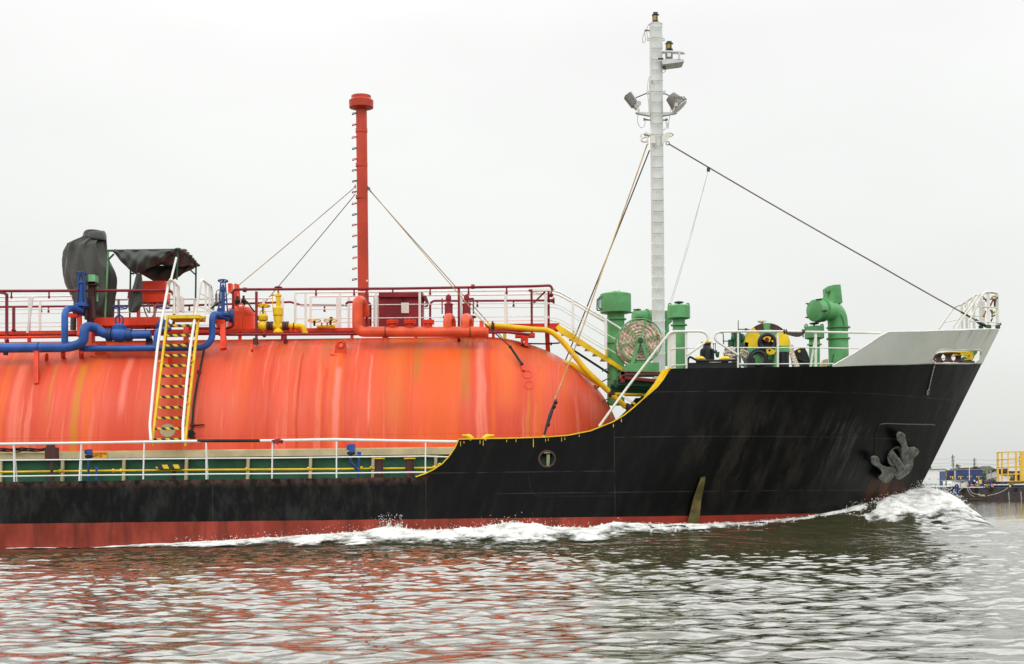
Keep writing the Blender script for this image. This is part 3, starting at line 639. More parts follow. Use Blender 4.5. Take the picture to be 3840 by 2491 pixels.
# large globe valve, handwheels
vb = MB().ball(A(1258,1278,Y2), m(36,Y2), (1.0,.9,.82), 20, 12).lathe(A(1258,1235,Y2), (0,0,1), [(m(24,Y2),0),(m(26,Y2),.06),(m(26,Y2),.14),(m(20,Y2),.16),(m(9,Y2),.2)], 18)
gv = vb.part('globe_valve', 'blue', ship)
for x in (1135, 1165, 1345, 1373):
    p = A(x,1280,Y2); MB().cyl(p-Vector((.04,0,0)), p+Vector((.04,0,0)), m(24,Y2), 18).part('flange', 'blue_dark', gv)
yk = MB(); 
for sg_ in (-1, 1): yk.tube([A(1258+20*sg_,1185,Y2), A(1258+44*sg_,1130,Y2), A(1258+38*sg_,1095,Y2), A(1258+8*sg_,1075,Y2)], m(3.2,Y2), 7, .06)
yk.cyl(A(1258,1190,Y2), A(1258,1010,Y2), m(3,Y2)); yk.part('yoke', 'blue_dark', gv)
MB().wheel(A(1260,990,Y2), (0,.12,1), m(27,Y2), .02, 5).part('handwheel', 'blue_dark', gv)
gv2 = MB().cyl(A(1718,1225,41.9), A(1718,1000,41.9), m(4,42)).ball(A(1718,1195,41.9), m(30,42), (1,1,.9)).part('gate_valve', 'blue_dark', ship)
MB().wheel(A(1718,988,41.9), (0,.12,1), m(26,42), .02, 5).part('handwheel', 'blue_dark', gv2)
def blue_gate(z, cx, ywheel, ybody, ybase, Y, s):   # tall blue valve with bonnet and wheel
    b1 = MB().cyl(z(cx,ybase,Y), z(cx,ybody,Y), m(20/s,Y), 16)
    b1.lathe(z(cx,ybase+20,Y), (0,0,1), [(m(75/s,Y),0),(m(75/s,Y),.07),(m(40/s,Y),.12)], 16)
    g = b1.part('gate_valve', 'blue', ship)
    for sg_ in (-1, 1): MB().bar(z(cx+sg_*50,ybase,Y), z(cx+sg_*22,ybody-70,Y), .08, m(11/s,Y)).part('yoke', 'blue', g)
    MB().lathe(z(cx,ybody+30,Y), (0,0,1), [(m(20/s,Y),0),(m(28/s,Y),.01),(m(28/s,Y),.06),(m(17/s,Y),.12),(m(11/s,Y),.19)], 14).part('bonnet', 'blue_dark', g)
    st = MB().cyl(z(cx,ybody,Y), z(cx,ywheel,Y), m(6/s,Y)); st.wheel(z(cx,ywheel,Y), (0,.15,1), m(50/s,Y), .018, 4); st.part('handwheel', 'blue_dark', g)
    MB().cyl(z(cx-80,ybase+62,Y+.1), z(cx+30,ybase+75,Y+.1), m(44/s,Y), 18).part('flange', 'blue_dark', g)
blue_gate(A, 858, 635, 715, 965, 41.9, 2.8075); blue_gate(B, 383, 292, 372, 640, 41.7, 2.8075)
MB().lathe(B(425,655,41.9), (.95,.15,-.1), [(m(20,42),-.3),(m(26,42),-.28),(m(26,42),-.14),(m(16,42),-.12),(m(16,42),.05),(m(26,42),.08),(m(26,42),.2)], 18).part('flanged_joint', 'blue_dark', ship)
# supports on the shell
def leg(px, y0, y1, w_, Y0, Y1_, mat='red_orange', name='pipe_support', par=None):
    return MB().bar(P(px,y0,Y0), P(px,y1,Y1_), .09, m(w_,Y0)).part(name, mat, par or ship)
lg = leg(137,1318,1440,17,40.85,tankpt(137,1440).y,); MB().box(A(340,1435,40.8), A(470,1462,41.1)).part('bracket', 'red_orange', lg)
leg(175,1330,1352,8,40.95,41.2); leg(237,1320,1342,12,41,41.4); leg(305,1320,1342,12,41,41.4)
lg = leg(638,1325,1362,14,41.0,tankpt(638,1362).y); leg(838,1265,1310,22,41.3,40.9); lg = leg(836,1205,1312,18,41.5,41.0); MB().box(B(310,770,41.4), B(420,718,41.8)).part('bracket', 'red_orange', lg)
lg = leg(298,1180,1260,16,42,41.6); MB().bar(A(720,1075,42), A(830,1085,42), .25, .1).part('bracket', 'red_orange', lg); leg(337,1230,1300,16,41.7,41.4); leg(560,1270,1300,24,41.5,41.4,'dark_brown'); leg(698,1225,1290,18,42,41.6)
# orange vapour manifold
ym = 41.5
mf = MB().tube([Cc(470,650,42.1), Cc(440,500,41.8), Cc(395,500,ym), Cc(393,660,ym), Cc(393,828,ym), Cc(560,828,ym), Cc(1750,828,ym)], m(19.6,ym), 18, .42, fn=10).part('vapour_manifold', 'pipe_orange', ship)
MB().cyl(Cc(1745,828,ym), Cc(1775,828,ym), m(26,ym), 20).part('end_flange', 'pipe_orange', mf)
for x in (763, 947, 1140):
    s_ = MB().cyl(Cc(x,790,ym), Cc(x,735,ym), m(15.5,ym), 16); s_.lathe(Cc(x,742,ym), (0,0,1), [(m(22.5,ym),0),(m(22.5,ym),.045),(m(18,ym),.05),(m(22.5,ym),.055),(m(22.5,ym),.10)], 18)
    for k in range(8): s_.cyl(Cc(x,745,ym)+Vector((m(20,ym)*math.cos(k*.785),m(20,ym)*math.sin(k*.785),-.03)), Cc(x,745,ym)+Vector((m(20,ym)*math.cos(k*.785),m(20,ym)*math.sin(k*.785),.13)), .014, 6)
    s_.part('stub', 'red_orange', mf)
for x in (1345, 1530): MB().tube([Cc(x-3,800,ym), Cc(x-3,700,ym), Cc(x+10,670,ym+.2), Cc(x+40,700,ym+.55), Cc(x+45,790,ym+.6)], m(16.5,ym), 14, .2).part('bend', 'pipe_orange', mf)
MB().cyl(Cc(1700,800,ym), Cc(1702,712,ym), m(8,ym), 12).part('bend', 'pipe_orange', mf)
for x in (690, 1580):
    MB().torus(Cc(x,828,ym), (1,0,0), m(20.6,ym), .014, 22, 6).part('u_bolt', 'wire_dark', mf)
    fr = MB(); fr.bar(Cc(x-28,885,ym), Cc(x-28,985,ym), .06, m(3,ym)); fr.bar(Cc(x+28,885,ym), Cc(x+28,985,ym), .06, m(3,ym)); fr.bar(Cc(x-30,888,ym), Cc(x+30,888,ym), .1, m(3,ym)); fr.part('cradle', 'red_orange', mf)
# ------------------------------------------------------------------ walkway along the tank top
YW0, YW1 = 42.75, 43.75
wk = MB().box(P(-160,1243,YW0), P(2200,1227,YW1)+Vector((0,0,-.02)))
def wp(px, dy, Y): return P(px, 1249-px*.0098+dy, Y)
wk = MB()
wk.bar(wp(-1500,0,YW0), wp(1000,0,YW0), .08, m(12,YW0)); wk.bar(wp(1000,0,YW0), wp(2095,0,YW0), .08, m(12,YW0)); wk.bar(wp(-1500,10,YW1), wp(2095,10,YW1), .08, m(12,YW1))
wk.bar(wp(-1500,2,(YW0+YW1)/2), wp(2095,2,(YW0+YW1)/2), YW1-YW0-.1, .03)
walk = wk.part('walkway', 'red_orange', ship)
for px in (-1450, -1050, -650, -250, 110, 350, 620, 900, 1060, 1320, 1560, 1850): MB().bar(wp(px,4,YW0+.1), wp(px,36,YW0+.1), .1, m(11,YW0)).part('stool', 'red_orange', walk)
hp_ = MB().box(A(915,1185,42.2), A(1760,1135,43.2)); hp_.box(A(940,1140,42.2), A(1000,1120,42.6)); hp_.part('deck_platform', 'red_orange', walk)
def cw(px0, px1, posts, Y, dy, sub, sag=0):
    r1 = MB()
    r1.tube([P(px0, dy-px0*.0098, Y), P(px1, dy-px1*.0098, Y)], m(3.0,Y), 8)
    r1 = r1.part('walkway_railing', 'white_paint', walk)
    r2 = MB()
    for o in (48, 98): r2.tube([P(px0, dy+o-px0*.0098, Y), P(px1, dy+o-px1*.0098, Y)], m(1.7,Y), 6)
    r2.part('wire_rail', 'white_paint', r1) if False else r2.part('walkway_wire', 'white_paint', walk)
    for px in posts: MB().bar(P(px, dy-px*.0098, Y), P(px, dy+142-px*.0098, Y), .03, m(9,Y)).part('railing_post', 'white_paint', walk)
cw(-1500, 270, (-1480,-1180,-880,-580,-200,110), YW0, 1114, 0); cw(-1500, 1020, (-1440,-1140,-840,-540,-160,150,445,580,730,988,1060), YW1, 1129, 0)
cw(1108, 2060, (1107,1146,1275,1410,1574,1730,1895), YW0, 1109, 0); cw(1160, 2070, (1165,1265,1308,1405,1420,1586,1900,2045), YW1, 1124, 0)
# slanting end posts at the gate in the near railing
sp = MB(); sp.bar(A(290,1262,YW0-.05), A(340,885,YW0-.05), .05, m(8,YW0)); sp.part('railing_post', 'white_paint', walk)
# fire main: two maroon pipes with spray nozzles
def nozzles(par, pts, Y, ln=24):
    for px, py in pts:
        MB().cyl(P(px,py,Y), P(px,py+ln,Y), m(3,Y), 8).cyl(P(px,py+ln*.6,Y), P(px,py+ln,Y), m(4.2,Y), 8).part('spray_nozzle', 'maroon', par)
YD = 42.2
d1 = MB().tube([P(-1700,1110.5,YD), P(-60,1092,YD), P(640,1089.5,YD), P(655,1110,YD), P(652,1220,YD), P(600,1230,YD)], m(5.4,YD), 10, .12).part('spray_main', 'maroon', ship)
nozzles(d1, ((43,1096),(184,1096),(482,1096)), YD)
d2 = MB().tube([B(20,790,YD), B(430,790,YD), B(490,770,YD), B(490,385,YD), B(540,382,YD), B(2246,372,YD), Cc(2246,348,YD), P(2066,1071,YD), P(2072,1090,YD)], m(5.0,YD), 10, .16).part('spray_main', 'maroon', ship)
nozzles(d2, ((1185,1086),(1328,1085),(1473,1084),(1613,1083),(1757,1082),(1900,1080)), YD)
for z, x, y in ((B,612,385),(Cc,1610,352),(A,828,808)):
    p = z(x,y,YD); MB().cyl(p-Vector((.05,0,0)), p+Vector((.05,0,0)), m(9,YD), 12).part('pipe_flange', 'maroon', d2 if z is not A else d1)
d3 = MB().tube([P(-1700,1170.5,YW1+.2), P(-60,1152,YW1+.2), P(140,1150,YW1+.2), P(700,1146,YW1+.2), P(1090,1133,YW1+.2), P(1130,1145,YW1+.2), P(1290,1145,YW1+.2)], m(4.2,44), 8).part('spray_main', 'maroon', ship)
MB().tube([Cc(270,560,YW1), Cc(285,515,YW1), Cc(500,510,YW1), Cc(530,540,YW1), Cc(530,770,YW1)], m(4.8,44), 8, .15).part('riser', 'maroon', d3)
MB().tube([Cc(1160,760,YW1), Cc(1160,500,YW1), Cc(1500,502,YW1), Cc(2220,498,YW1), P(2075,1127,YW1)], m(4.2,44), 8, .18).part('spray_main', 'maroon', ship)
nozzles(d3, ((155,1152),(182,1153),(710,1146),(1058,1148),(1217,1150),(1790,1132),(1926,1132)), YW1+.2, 20)
d4 = MB().tube([B(340,858,41.9), P(1400,1253,41.9), P(1900,1246,41.9), P(1985,1255,41.9)], m(5.4,42), 10).part('spray_main', 'maroon', ship)
MB().cyl(A(-4700,1364,42.2), A(650,1302,42.2), m(5,42), 10).part('spray_main', 'red_orange', ship)
MB().cyl(B(805,858,41.9), B(832,858,41.9), m(10,42), 12).part('pipe_flange', 'maroon', d4)
# maroon stanchions that carry the fire main
for z, x, y0, y1, yb in ((A,72,845,1325,1355),(A,145,990,1230,1235),(B,735,405,900,955),(B,1896,395,770,780),(Cc,1462,375,880,920),(B,1042,860,925,925)):
    st = MB().bar(z(x,y0,YD+.02), z(x,y1,YD+.02), .09, m(8.6,YD)); st.bar(z(x,y1,YD+.02), z(x,yb,YD-.1), .12, m(11,YD)); st.part('pipe_stanchion', 'maroon', ship)
MB().tube([A(0,835,YD), A(45,840,YD), A(72,860,YD), A(72,900,YD)], m(5,YD), 8, .06).part('pipe_elbow', 'maroon', d1)
MB().box(B(697,957,41.6), B(752,900,41.75)).part('stanchion_foot', 'dark_brown', ship); MB().bar(B(688,965,41.3), B(688,1028,41.0), .08, m(8,42)).part('stanchion_foot', 'red_orange', ship)
# end frame at the forward end of the walkway
ef = MB(); ef.bar(D(255,433,YW0), D(556,431,YW0), .12, m(7.5,YW0)); ef.bar(D(288,445,YW0), D(292,940,YW0), .1, m(8.6,YW0)); ef.bar(D(485,440,YW0+.3), D(486,860,YW0+.3), .1, m(8.6,YW0)); ef.bar(D(445,445,YW0), D(300,590,YW0), .05, m(6,YW0)); ef.bar(D(520,445,YW0+.2), D(478,540,YW0+.2), .05, m(6,YW0))
ef = ef.part('end_frame', 'maroon', ship)
MB().ball(D(517,485,YW0+.2), m(8.5,YW0)).part('lamp', 'maroon', ef)
MB().lathe(D(540,549,YW1), (1,0,0), [(.05,-.12),(.06,-.03),(.1,.0),(.1,.04)], 12).part('pipe_end', 'maroon', ef)
wl = MB(); wl.bar(D(0,838,YW0+.3), D(610,830,YW0+.3), .08, m(12,YW0)); wl.bar(D(465,820,YW0+.4), D(480,1180,YW0+.5), .12, m(17,YW0)); wl.part('landing_beam', 'red_orange', ship)
tb = MB(); tb.box(D(98,968,42.2), D(325,940,42.6)); tb.plate([D(163,965,42.1), D(250,965,42.1), D(250,1078,42.1), D(205,1072,42.1), D(208,1000,42.1), D(163,1060,42.1)][::-1], .3); tb.part('tank_bracket', 'red_orange', tank)
MB().tube([D(250,1047,42.4), D(440,1050,42.8), D(610,1040,43)], m(2.8,42.5), 8).ball(D(515,1050,42.9), m(5,43), (.8,.8,1.3)).part('cable_conduit', 'cable_black', ship)
MB().bar(Rz(205,590,42.9), Rz(330,555,42.9), .3, m(14,43)).part('tank_bracket', 'red_orange', tank)
# maroon fire locker and relief valves
lk = MB().box(Cc(622,770,43.2), Cc(1095,438,44.0)).part('locker', 'maroon', ship)
MB().plate([Cc(612,446,43.1), Cc(850,424,43.1), Cc(1120,450,43.1), Cc(1130,490,43.1), Cc(1105,503,43.1), Cc(1092,460,43.1), Cc(612,460,43.1)][::-1], 1.0).part('lid', 'maroon', lk)
MB().box(Cc(857,632,43.19), Cc(935,520,43.15)).part('notice', 'paper', lk); MB().tube([Cc(876,452,43.15), Cc(876,495,43.15)], .03, 6).part('hasp', 'black_steel', lk)
MB().tube([Cc(1100,530,43.4), Cc(1135,540,43.4), Cc(1130,556,43.4), Cc(1100,560,43.4)], .03, 6).part('handle', 'maroon', lk)
for x, sg_ in ((1358,-1),(1543,1)):
    Y = 42.2
    rv = MB().lathe(Cc(x+sg_*2,690,Y), (0,0,1), [(m(15,Y),0),(m(15,Y),m(50,Y)),(m(17,Y),m(51,Y)),(m(17,Y),m(55,Y)),(m(7,Y),m(62,Y)),(m(7,Y),m(70,Y)),(m(10,Y),m(72,Y)),(m(10,Y),m(86,Y)),(m(6,Y),m(90,Y)),(m(3,Y),m(92,Y))], 16).part('relief_valve', 'maroon', ship)
    MB().cyl(Cc(x-35 if sg_<0 else x-10,482,Y), Cc(x+10 if sg_<0 else x+72,478,Y), m(4,Y), 8).part('lever_arm', 'maroon', rv)
    MB().tube([Cc(x+sg_*72,475,Y), Cc(x+sg_*72,640,Y)], m(2.6,Y), 7).part('lever', 'maroon', rv)
    MB().lathe(Cc(x+sg_*22+20,755,Y+.1), (0,0,1), [(m(13,Y),0),(m(13,Y),.2),(m(22,Y),.21),(m(22,Y),.26)], 14).part('pipe_flange', 'maroon', rv)
# orange tank dome with its gear
dm = MB().lathe(B(575,850,43.2), (0,0,1), [(m(52,43.2),0),(m(52,43.2),m(74,43.2)),(m(51,43.2),m(84,43.2)),(m(46,43.2),m(94,43.2)),(m(34,43.2),m(100,43.2)),(m(15,43.2),m(103,43.2)),(m(1,43.2),m(104,43.2))], 36).part('tank_dome', 'vessel_orange', ship)
MB().lathe(B(575,660,43.2), (0,0,1), [(m(52.6,43.2),0),(m(52.6,43.2),.02)], 36).part('weld_seam', 'vessel_orange', dm)
MB().tube([Oz(640,640,42.8), Oz(700,600,42.7), Oz(770,590,42.7), Oz(790,640,42.6), Oz(775,1240,42.6)], m(2.3,43), 7, .08).part('pipe', 'vessel_orange', dm)
for x, y in ((655,570),(795,560)): MB().lathe(Oz(x,y+70,43.1), (0,0,1), [(m(6,43),0),(m(6,43),.05),(m(10,43),.09),(m(10,43),.17),(m(5,43),.2),(m(4,43),.3)], 12).part('sensor_head', 'cable_black', dm)
MB().box(B(436,410,43.3), B(492,332,43.6)).bar(B(470,400,43.4), B(525,480,43.4), .1, m(10,43)).part('dome_bracket', 'red_orange', dm)
MB().bar(B(520,325,43.2), B(520,560,43.2), .15, m(11,43)).bar(B(545,330,43.2), B(560,540,43.2), .06, m(6,43)).part('dome_bracket', 'red_orange', dm)
MB().tube([Oz(810,520,42.8), Oz(880,550,42.8), Oz(940,650,42.7), Oz(1040,770,42.6)], m(3,43), 7, .1).part('cable', 'cable_black', dm)
MB().tube([Oz(10,740,41.8), Oz(150,630,41.9), Oz(300,540,42.0), Oz(420,500,42.6)], m(3.6,42), 7, .1).part('cable', 'cable_black', dm)
hy = MB()
for x in (185, 260): hy.cyl(Oz(x,600,42.2), Oz(x,370,42.2), m(4.5,42), 10); hy.tube([Oz(x,380,42.2), Oz(x+10,300,42.2), Oz(x+60,275,42.2), Oz(x+110,300,42.2)], .014, 6, .06)
hy.box(Oz(140,620,42.1), Oz(300,580,42.4)); hy.part('hydraulic_unit', 'floodlight_grey', ship)
# yellow valves and pipes
Yy = 42.3
def yvalve(x, kind):
    if kind == 0:
        v_ = MB().ball(B(x,765,Yy), m(21,Yy), (1,1,.95), 18, 10).lathe(B(x,710,Yy), (0,0,1), [(m(17,Yy),0),(m(19,Yy),.02),(m(19,Yy),.14),(m(8,Yy),.2)], 16).part('globe_valve', 'yellow', ship)
        k = MB()
        for s_ in (-1,1): k.tube([B(x+18*s_,670,Yy), B(x+34*s_,645,Yy), B(x+22*s_,610,Yy), B(x+4*s_,595,Yy)], m(2.3,Yy), 7, .05)
        k.part('yoke', 'yellow', v_); MB().cyl(B(x,690,Yy), B(x,560,Yy), m(3,Yy), 8).part('spindle', 'dark_brown', v_)
        MB().wheel(B(x+7,554,Yy), (0,.12,1), m(22,Yy), .024, 4).part('handwheel', 'yellow', v_)
    else:
        v_ = MB().lathe(B(x,838,Yy), (0,0,1), [(m(19,Yy),0),(m(19,Yy),.05),(m(11,Yy),.12),(m(14,Yy),.3),(m(17,Yy),.42),(m(15,Yy),.5),(m(18.5,Yy),.52),(m(18.5,Yy),.74),(m(11,Yy),.78)], 18).part('relief_valve', 'yellow', ship)
        for s_ in (-1,1): MB().bar(B(x+33*s_,690,Yy), B(x+22*s_,595,Yy), .06, m(7,Yy)).part('yoke', 'yellow', v_)
        MB().cyl(B(x,690,Yy), B(x,600,Yy), m(3,Yy), 8).part('spindle', 'dark_brown', v_)
        MB().lathe(B(x+2,600,Yy), (0,0,1), [(m(13,Yy),0),(m(13,Yy),.03),(m(9,Yy),.05),(m(9,Yy),m(50,Yy)),(m(12,Yy),m(51,Yy)),(m(12,Yy),m(58,Yy)),(m(5,Yy),m(62,Yy)),(m(4,Yy),m(70,Yy))], 16).part('spring_housing', 'yellow', v_)
        MB().wheel(B(x,363,Yy), (0,.12,1), m(13,Yy), .02, 4).cyl(B(x,440,Yy), B(x,365,Yy), m(2.5,Yy)).part('handwheel', 'maroon', v_)
yvalve(803, 0); yvalve(965, 1)
yp = MB().tube([B(820,765,Yy), B(1150,765,Yy), B(1225,770,Yy), B(1250,850,Yy)], m(11,Yy), 14, .25).part('yellow_line', 'yellow_pipe', ship)
for x in (878, 1043): MB().lathe(B(x,765,Yy), (1,0,0), [(m(17,Yy),-.09),(m(17,Yy),-.02),(m(14,Yy),0),(m(17,Yy),.02),(m(17,Yy),.09)], 16).part('flange', 'dark_brown', yp)
MB().torus(B(1130,765,Yy), (1,0,0), m(11.6,Yy), .016, 18, 6).part('clamp', 'dark_brown', yp)
MB().tube([B(900,440,Yy), B(910,600,Yy), B(918,670,Yy)], m(1.8,Yy), 6).wheel(B(905,440,Yy), (0,.2,1), m(7,Yy), .01, 3).part('reach_rod', 'yellow_pipe', yp)
MB().bar(B(1105,790,Yy), B(1105,835,Yy), .3, m(4,Yy)).bar(B(1155,800,Yy), B(1155,835,Yy), .3, m(4,Yy)).part('cradle', 'red_orange', yp)
y2 = MB().tube([B(1370,772,42.6), B(1560,768,42.6)], m(6,42.6), 10).cyl(B(1550,768,42.6), B(1565,768,42.6), m(9,42.6)).part('sample_line', 'yellow_pipe', ship)
for x in (1345, 1512):
    MB().cyl(B(x,765,42.6), B(x,712,42.6), m(4,42.6), 8).part('spindle', 'cable_black', y2); MB().wheel(B(x,710,42.6), (0,.12,1), m(24,42.6), .014, 4).part('handwheel', 'yellow_pipe', y2)
for x in (1422, 1480): MB().cyl(B(x,765,42.5), B(x,738,42.5), m(2,42.6), 6).bar(B(x-9,740,42.5), B(x+9,736,42.5), .03, .02).part('cock', 'cable_black', y2)
MB().lathe(B(1522,690,42.5), (0,-1,.1), [(m(7,42.5),-.03),(m(7,42.5),.03)], 16).cyl(B(1522,765,42.5), B(1522,695,42.5), m(1.6,42.5)).part('gauge', 'dark_brown', y2)
# yellow pipes that run forward and down past the tank end
Yf = 42.3
y3 = MB().tube([Cc(1740,758,Yf), Cc(1900,768,Yf), D(330,885,Yf), D(500,890,Yf), D(640,1010,Yf), D(930,1370,Yf), Rz(370,510,Yf), Rz(560,690,Yf), Rz(860,960,Yf)], m(10.4,Yf), 14, .3).part('yellow_line', 'yellow_pipe', ship)
MB().cyl(Cc(1805,768,Yf), Cc(1835,770,Yf), m(13,Yf)).box(Cc(1808,750,Yf-.1), Cc(1826,725,Yf+.1)).part('clamp', 'dark_brown', y3)
MB().lathe(Rz(580,705,Yf), (1,0,.1), [(m(12,Yf),-.09),(m(12.5,Yf),-.01),(m(11,Yf),0),(m(12.5,Yf),.01),(m(12,Yf),.09)], 16).part('flange', 'dark_brown', y3)
MB().cyl(Rz(600,708,Yf), Rz(1240,725,Yf), m(7.5,Yf), 12).part('branch', 'yellow_pipe', y3); MB().lathe(Rz(900,960,Yf), (.8,0,-.6), [(m(10,Yf),-.1),(m(13,Yf),-.02),(m(13,Yf),.1)], 14).part('flange', 'dark_brown', y3)
MB().tube([D(640,1268,42.7), D(745,1275,42.6), D(900,1390,42.5), D(1040,1500,42.45), Rz(340,560,42.4)], m(9.4,Yf), 12, .2).part('branch', 'yellow_pipe', y3)
MB().cyl(Cc(1945,830,42.4), Cc(1945,900,42.4), m(6,42)).part('cradle', 'yellow_pipe', y3)
# yellow stair down to the forecastle and its white handrails
st = MB()
Ys = 42.6
st.plate([D(600,822,Ys), D(1362,1330,Ys), D(1352,1375,Ys), D(1260,1318,Ys), D(612,920,Ys), D(568,862,Ys)][::-1], .05)
st.plate([D(600,822,Ys+.75), D(1362,1330,Ys+.75), D(1352,1375,Ys+.75), D(612,920,Ys+.75), D(568,862,Ys+.75)][::-1], .05)
stair = st.part('walkway_stair', 'yellow', ship)
for k in range(8):
    q = k/7; p = D(640+q*640, 915+q*425, Ys+.05); MB().box(p, p+Vector((.26,.72,-.03))).part('tread', 'yellow', stair)
for Y, oy in ((Ys,0),(Ys+.8,38)):
    hr_ = MB().tube([D(300,432+oy*.6,Y), D(580,432+oy,Y), D(770,540+oy*.9,Y), D(1150,765+oy,Y), D(1330,880+oy,Y)], m(3.6,Y), 8, .2).part('stair_handrail', 'white_paint', ship)
    w_ = MB()
    for o in (150, 310): w_.tube([D(300,435+oy+o,Y), D(590,438+oy+o,Y), D(780,556+oy+o,Y), D(1130,770+oy+o,Y), D(1300,870+oy+o,Y)], m(1.6,Y), 6, .2)
    w_.part('wire', 'white_paint', hr_)
for x, y0, y1 in ((768,540,905),(1148,765,1130)):
    MB().bar(D(x-1,y0,Ys-.03), D(x,y1,Ys-.03), .04, m(10,Ys)).part('railing_post', 'white_paint', stair); MB().bar(D(x+6,y1-10,Ys-.04), D(x+4,y1+70,Ys-.04), .05, m(6,Ys)).part('railing_clip', 'yellow', stair)
MB().bar(D(452,470,Ys), D(455,860,Ys), .05, m(10,Ys)).part('railing_post', 'white_paint', walk)
MB().bar(D(735,1100,42.9), D(1275,1450,42.9), .05, m(8,43)).tube([Rz(960,610,42.9), Rz(1060,660,42.9), Rz(1110,680,42.9)], m(4,43), 8).part('cable_tray', 'cable_black', ship)
# ------------------------------------------------------------------ ladder down the near side of the tank
Ya, Yb = 40.9, 38.95
def LT(x, y):        # along the ladder slope, measured in the two photo crops
    return (1, x, y)
ld = MB()
def lad(px, py):
    q = (py-1185)/(1655-1185); Y = Ya+(Yb-Ya)*q; return P(px, py, Y)
for (xa, ya, xb, yb) in ((629,1185,572,1655),(745,1185,695,1655)):
    ld.bar(lad(xa,ya), lad(xb,yb), .10, m(8,40))
ladder = ld.part('tank_ladder', 'yellow', ship)
_a = A(1775,1108,40.6); MB().box(_a, (A(2095,1108,40.6).x, 41.5, _a.z+.10)).bar(A(2080,1105,41), A(2165,1095,41), .15, m(8,41)).part('top_step', 'yellow', ladder)
for k in range(11):
    y = [1221,1257.5,1295,1333,1371.5,1410,1449,1488.5,1528,1567,1607][k]; q = (y-1185)/470
    xl, xr = 629-57*q+3, 745-50*q-3; a, b2 = lad(xl,y), lad(xr,y)
    MB().box(a+Vector((0,-.02,-.037)), b2+Vector((0,.16,.037))).part('step', 'hazard', ladder, smooth=False)
y = 1647; MB().box(lad(577,y)+Vector((0,-.02,-.03)), lad(692,y)+Vector((0,.16,.03))).part('step', 'hazard', ladder, smooth=False)
for x in (572, 692): MB().box(P(x,1660,38.95), P(x+8,1673,39.1)).part('ladder_foot', 'yellow', ladder)
def offl(px, py, dy): p = lad(px, py); return P(px, py, p.y-dy)
for (pts) in (((566,1652),(562,1592),(579,1407),(591,1300),(603,1220),(632,1065),(640,1047),(670,1075),(671,1170)),((686,1652),(686,1595),(703,1407),(714,1300),(733,1180),(756,1047),(792,1075),(800,1165))):
    n_ = len(pts)-3
    q = [offl(x, y, .18) for x, y in pts[:n_]] + [P(*pts[n_], Ya-.1), P(*pts[n_+1], Ya+1.0), P(*pts[n_+2], Ya+1.05)]
    MB().tube(q, m(5.2,40), 8, .12).part('handrail', 'white_paint', ladder)
    x0, x1 = pts[n_][0], pts[n_+1][0]
    for f_ in (.35, .75):
        MB().bar(P(x0+(x1-x0)*f_+3, 1052+27*f_, Ya+.9*f_), P(x0+(x1-x0)*f_+3, 1178, Ya+.9*f_), .03, m(8,41)).part('railing_post', 'white_paint', ladder)
    MB().tube([P(x0-8,1100,Ya-.05), P(x1,1122,Ya+1.0)], m(1.8,41), 6).tube([P(x0-14,1148,Ya-.05), P(x1,1168,Ya+1.0)], m(1.8,41), 6).part('wire_rail', 'white_paint', ladder)
for (x, y) in ((600,1355),(580,1512),(723,1353),(706,1510)): MB().bar(offl(x-4,y,.16), lad(x+6,y+2), .04, m(5,40)).part('rail_clip', 'yellow', ladder)
# upper run of the left white ladder handrail and the black cable clamped down the shell
MB().tube([A(1790,745,41), A(1858,465,41.2)], m(4.2,41), 8).part('upper_handrail', 'white_paint', ship)
cpts = [(766,1318),(751,1395),(741,1440),(728,1520),(722,1600),(716,1640)]
cbl = MB().tube([tankpt(x, y, .05) for x, y in cpts], m(4.2,40), 8).tube([tankpt(x, y, .07) for x, y in ((722,1600),(745,1597),(768,1596))], m(3,40), 7)
cbl = cbl.part('shell_cable', 'cable_black', tank)
for x, y in ((748,1400),(724,1596)): MB().box(tankpt(x-9,y+3,.02), tankpt(x+9,y-3,.1)).part('clamp', 'maroon', cbl)
kb = MB()
for k in range(7): kb.tube([tankpt(716+rng.uniform(-9,18), 1615+rng.uniform(0,32), .06) for _ in range(4)], m(3.2,40), 6, .05)
kb.part('cable_knot', 'cable_black', cbl)
# ------------------------------------------------------------------ cloth helper
def fold(p, amp, k): return p + Vector((amp*.5*math.sin(p.z*5*k+p.x*3), amp*(math.sin(p.x*7*k+p.z*2.1)+.5*math.sin(p.x*17*k-p.z*3+1)), 0))
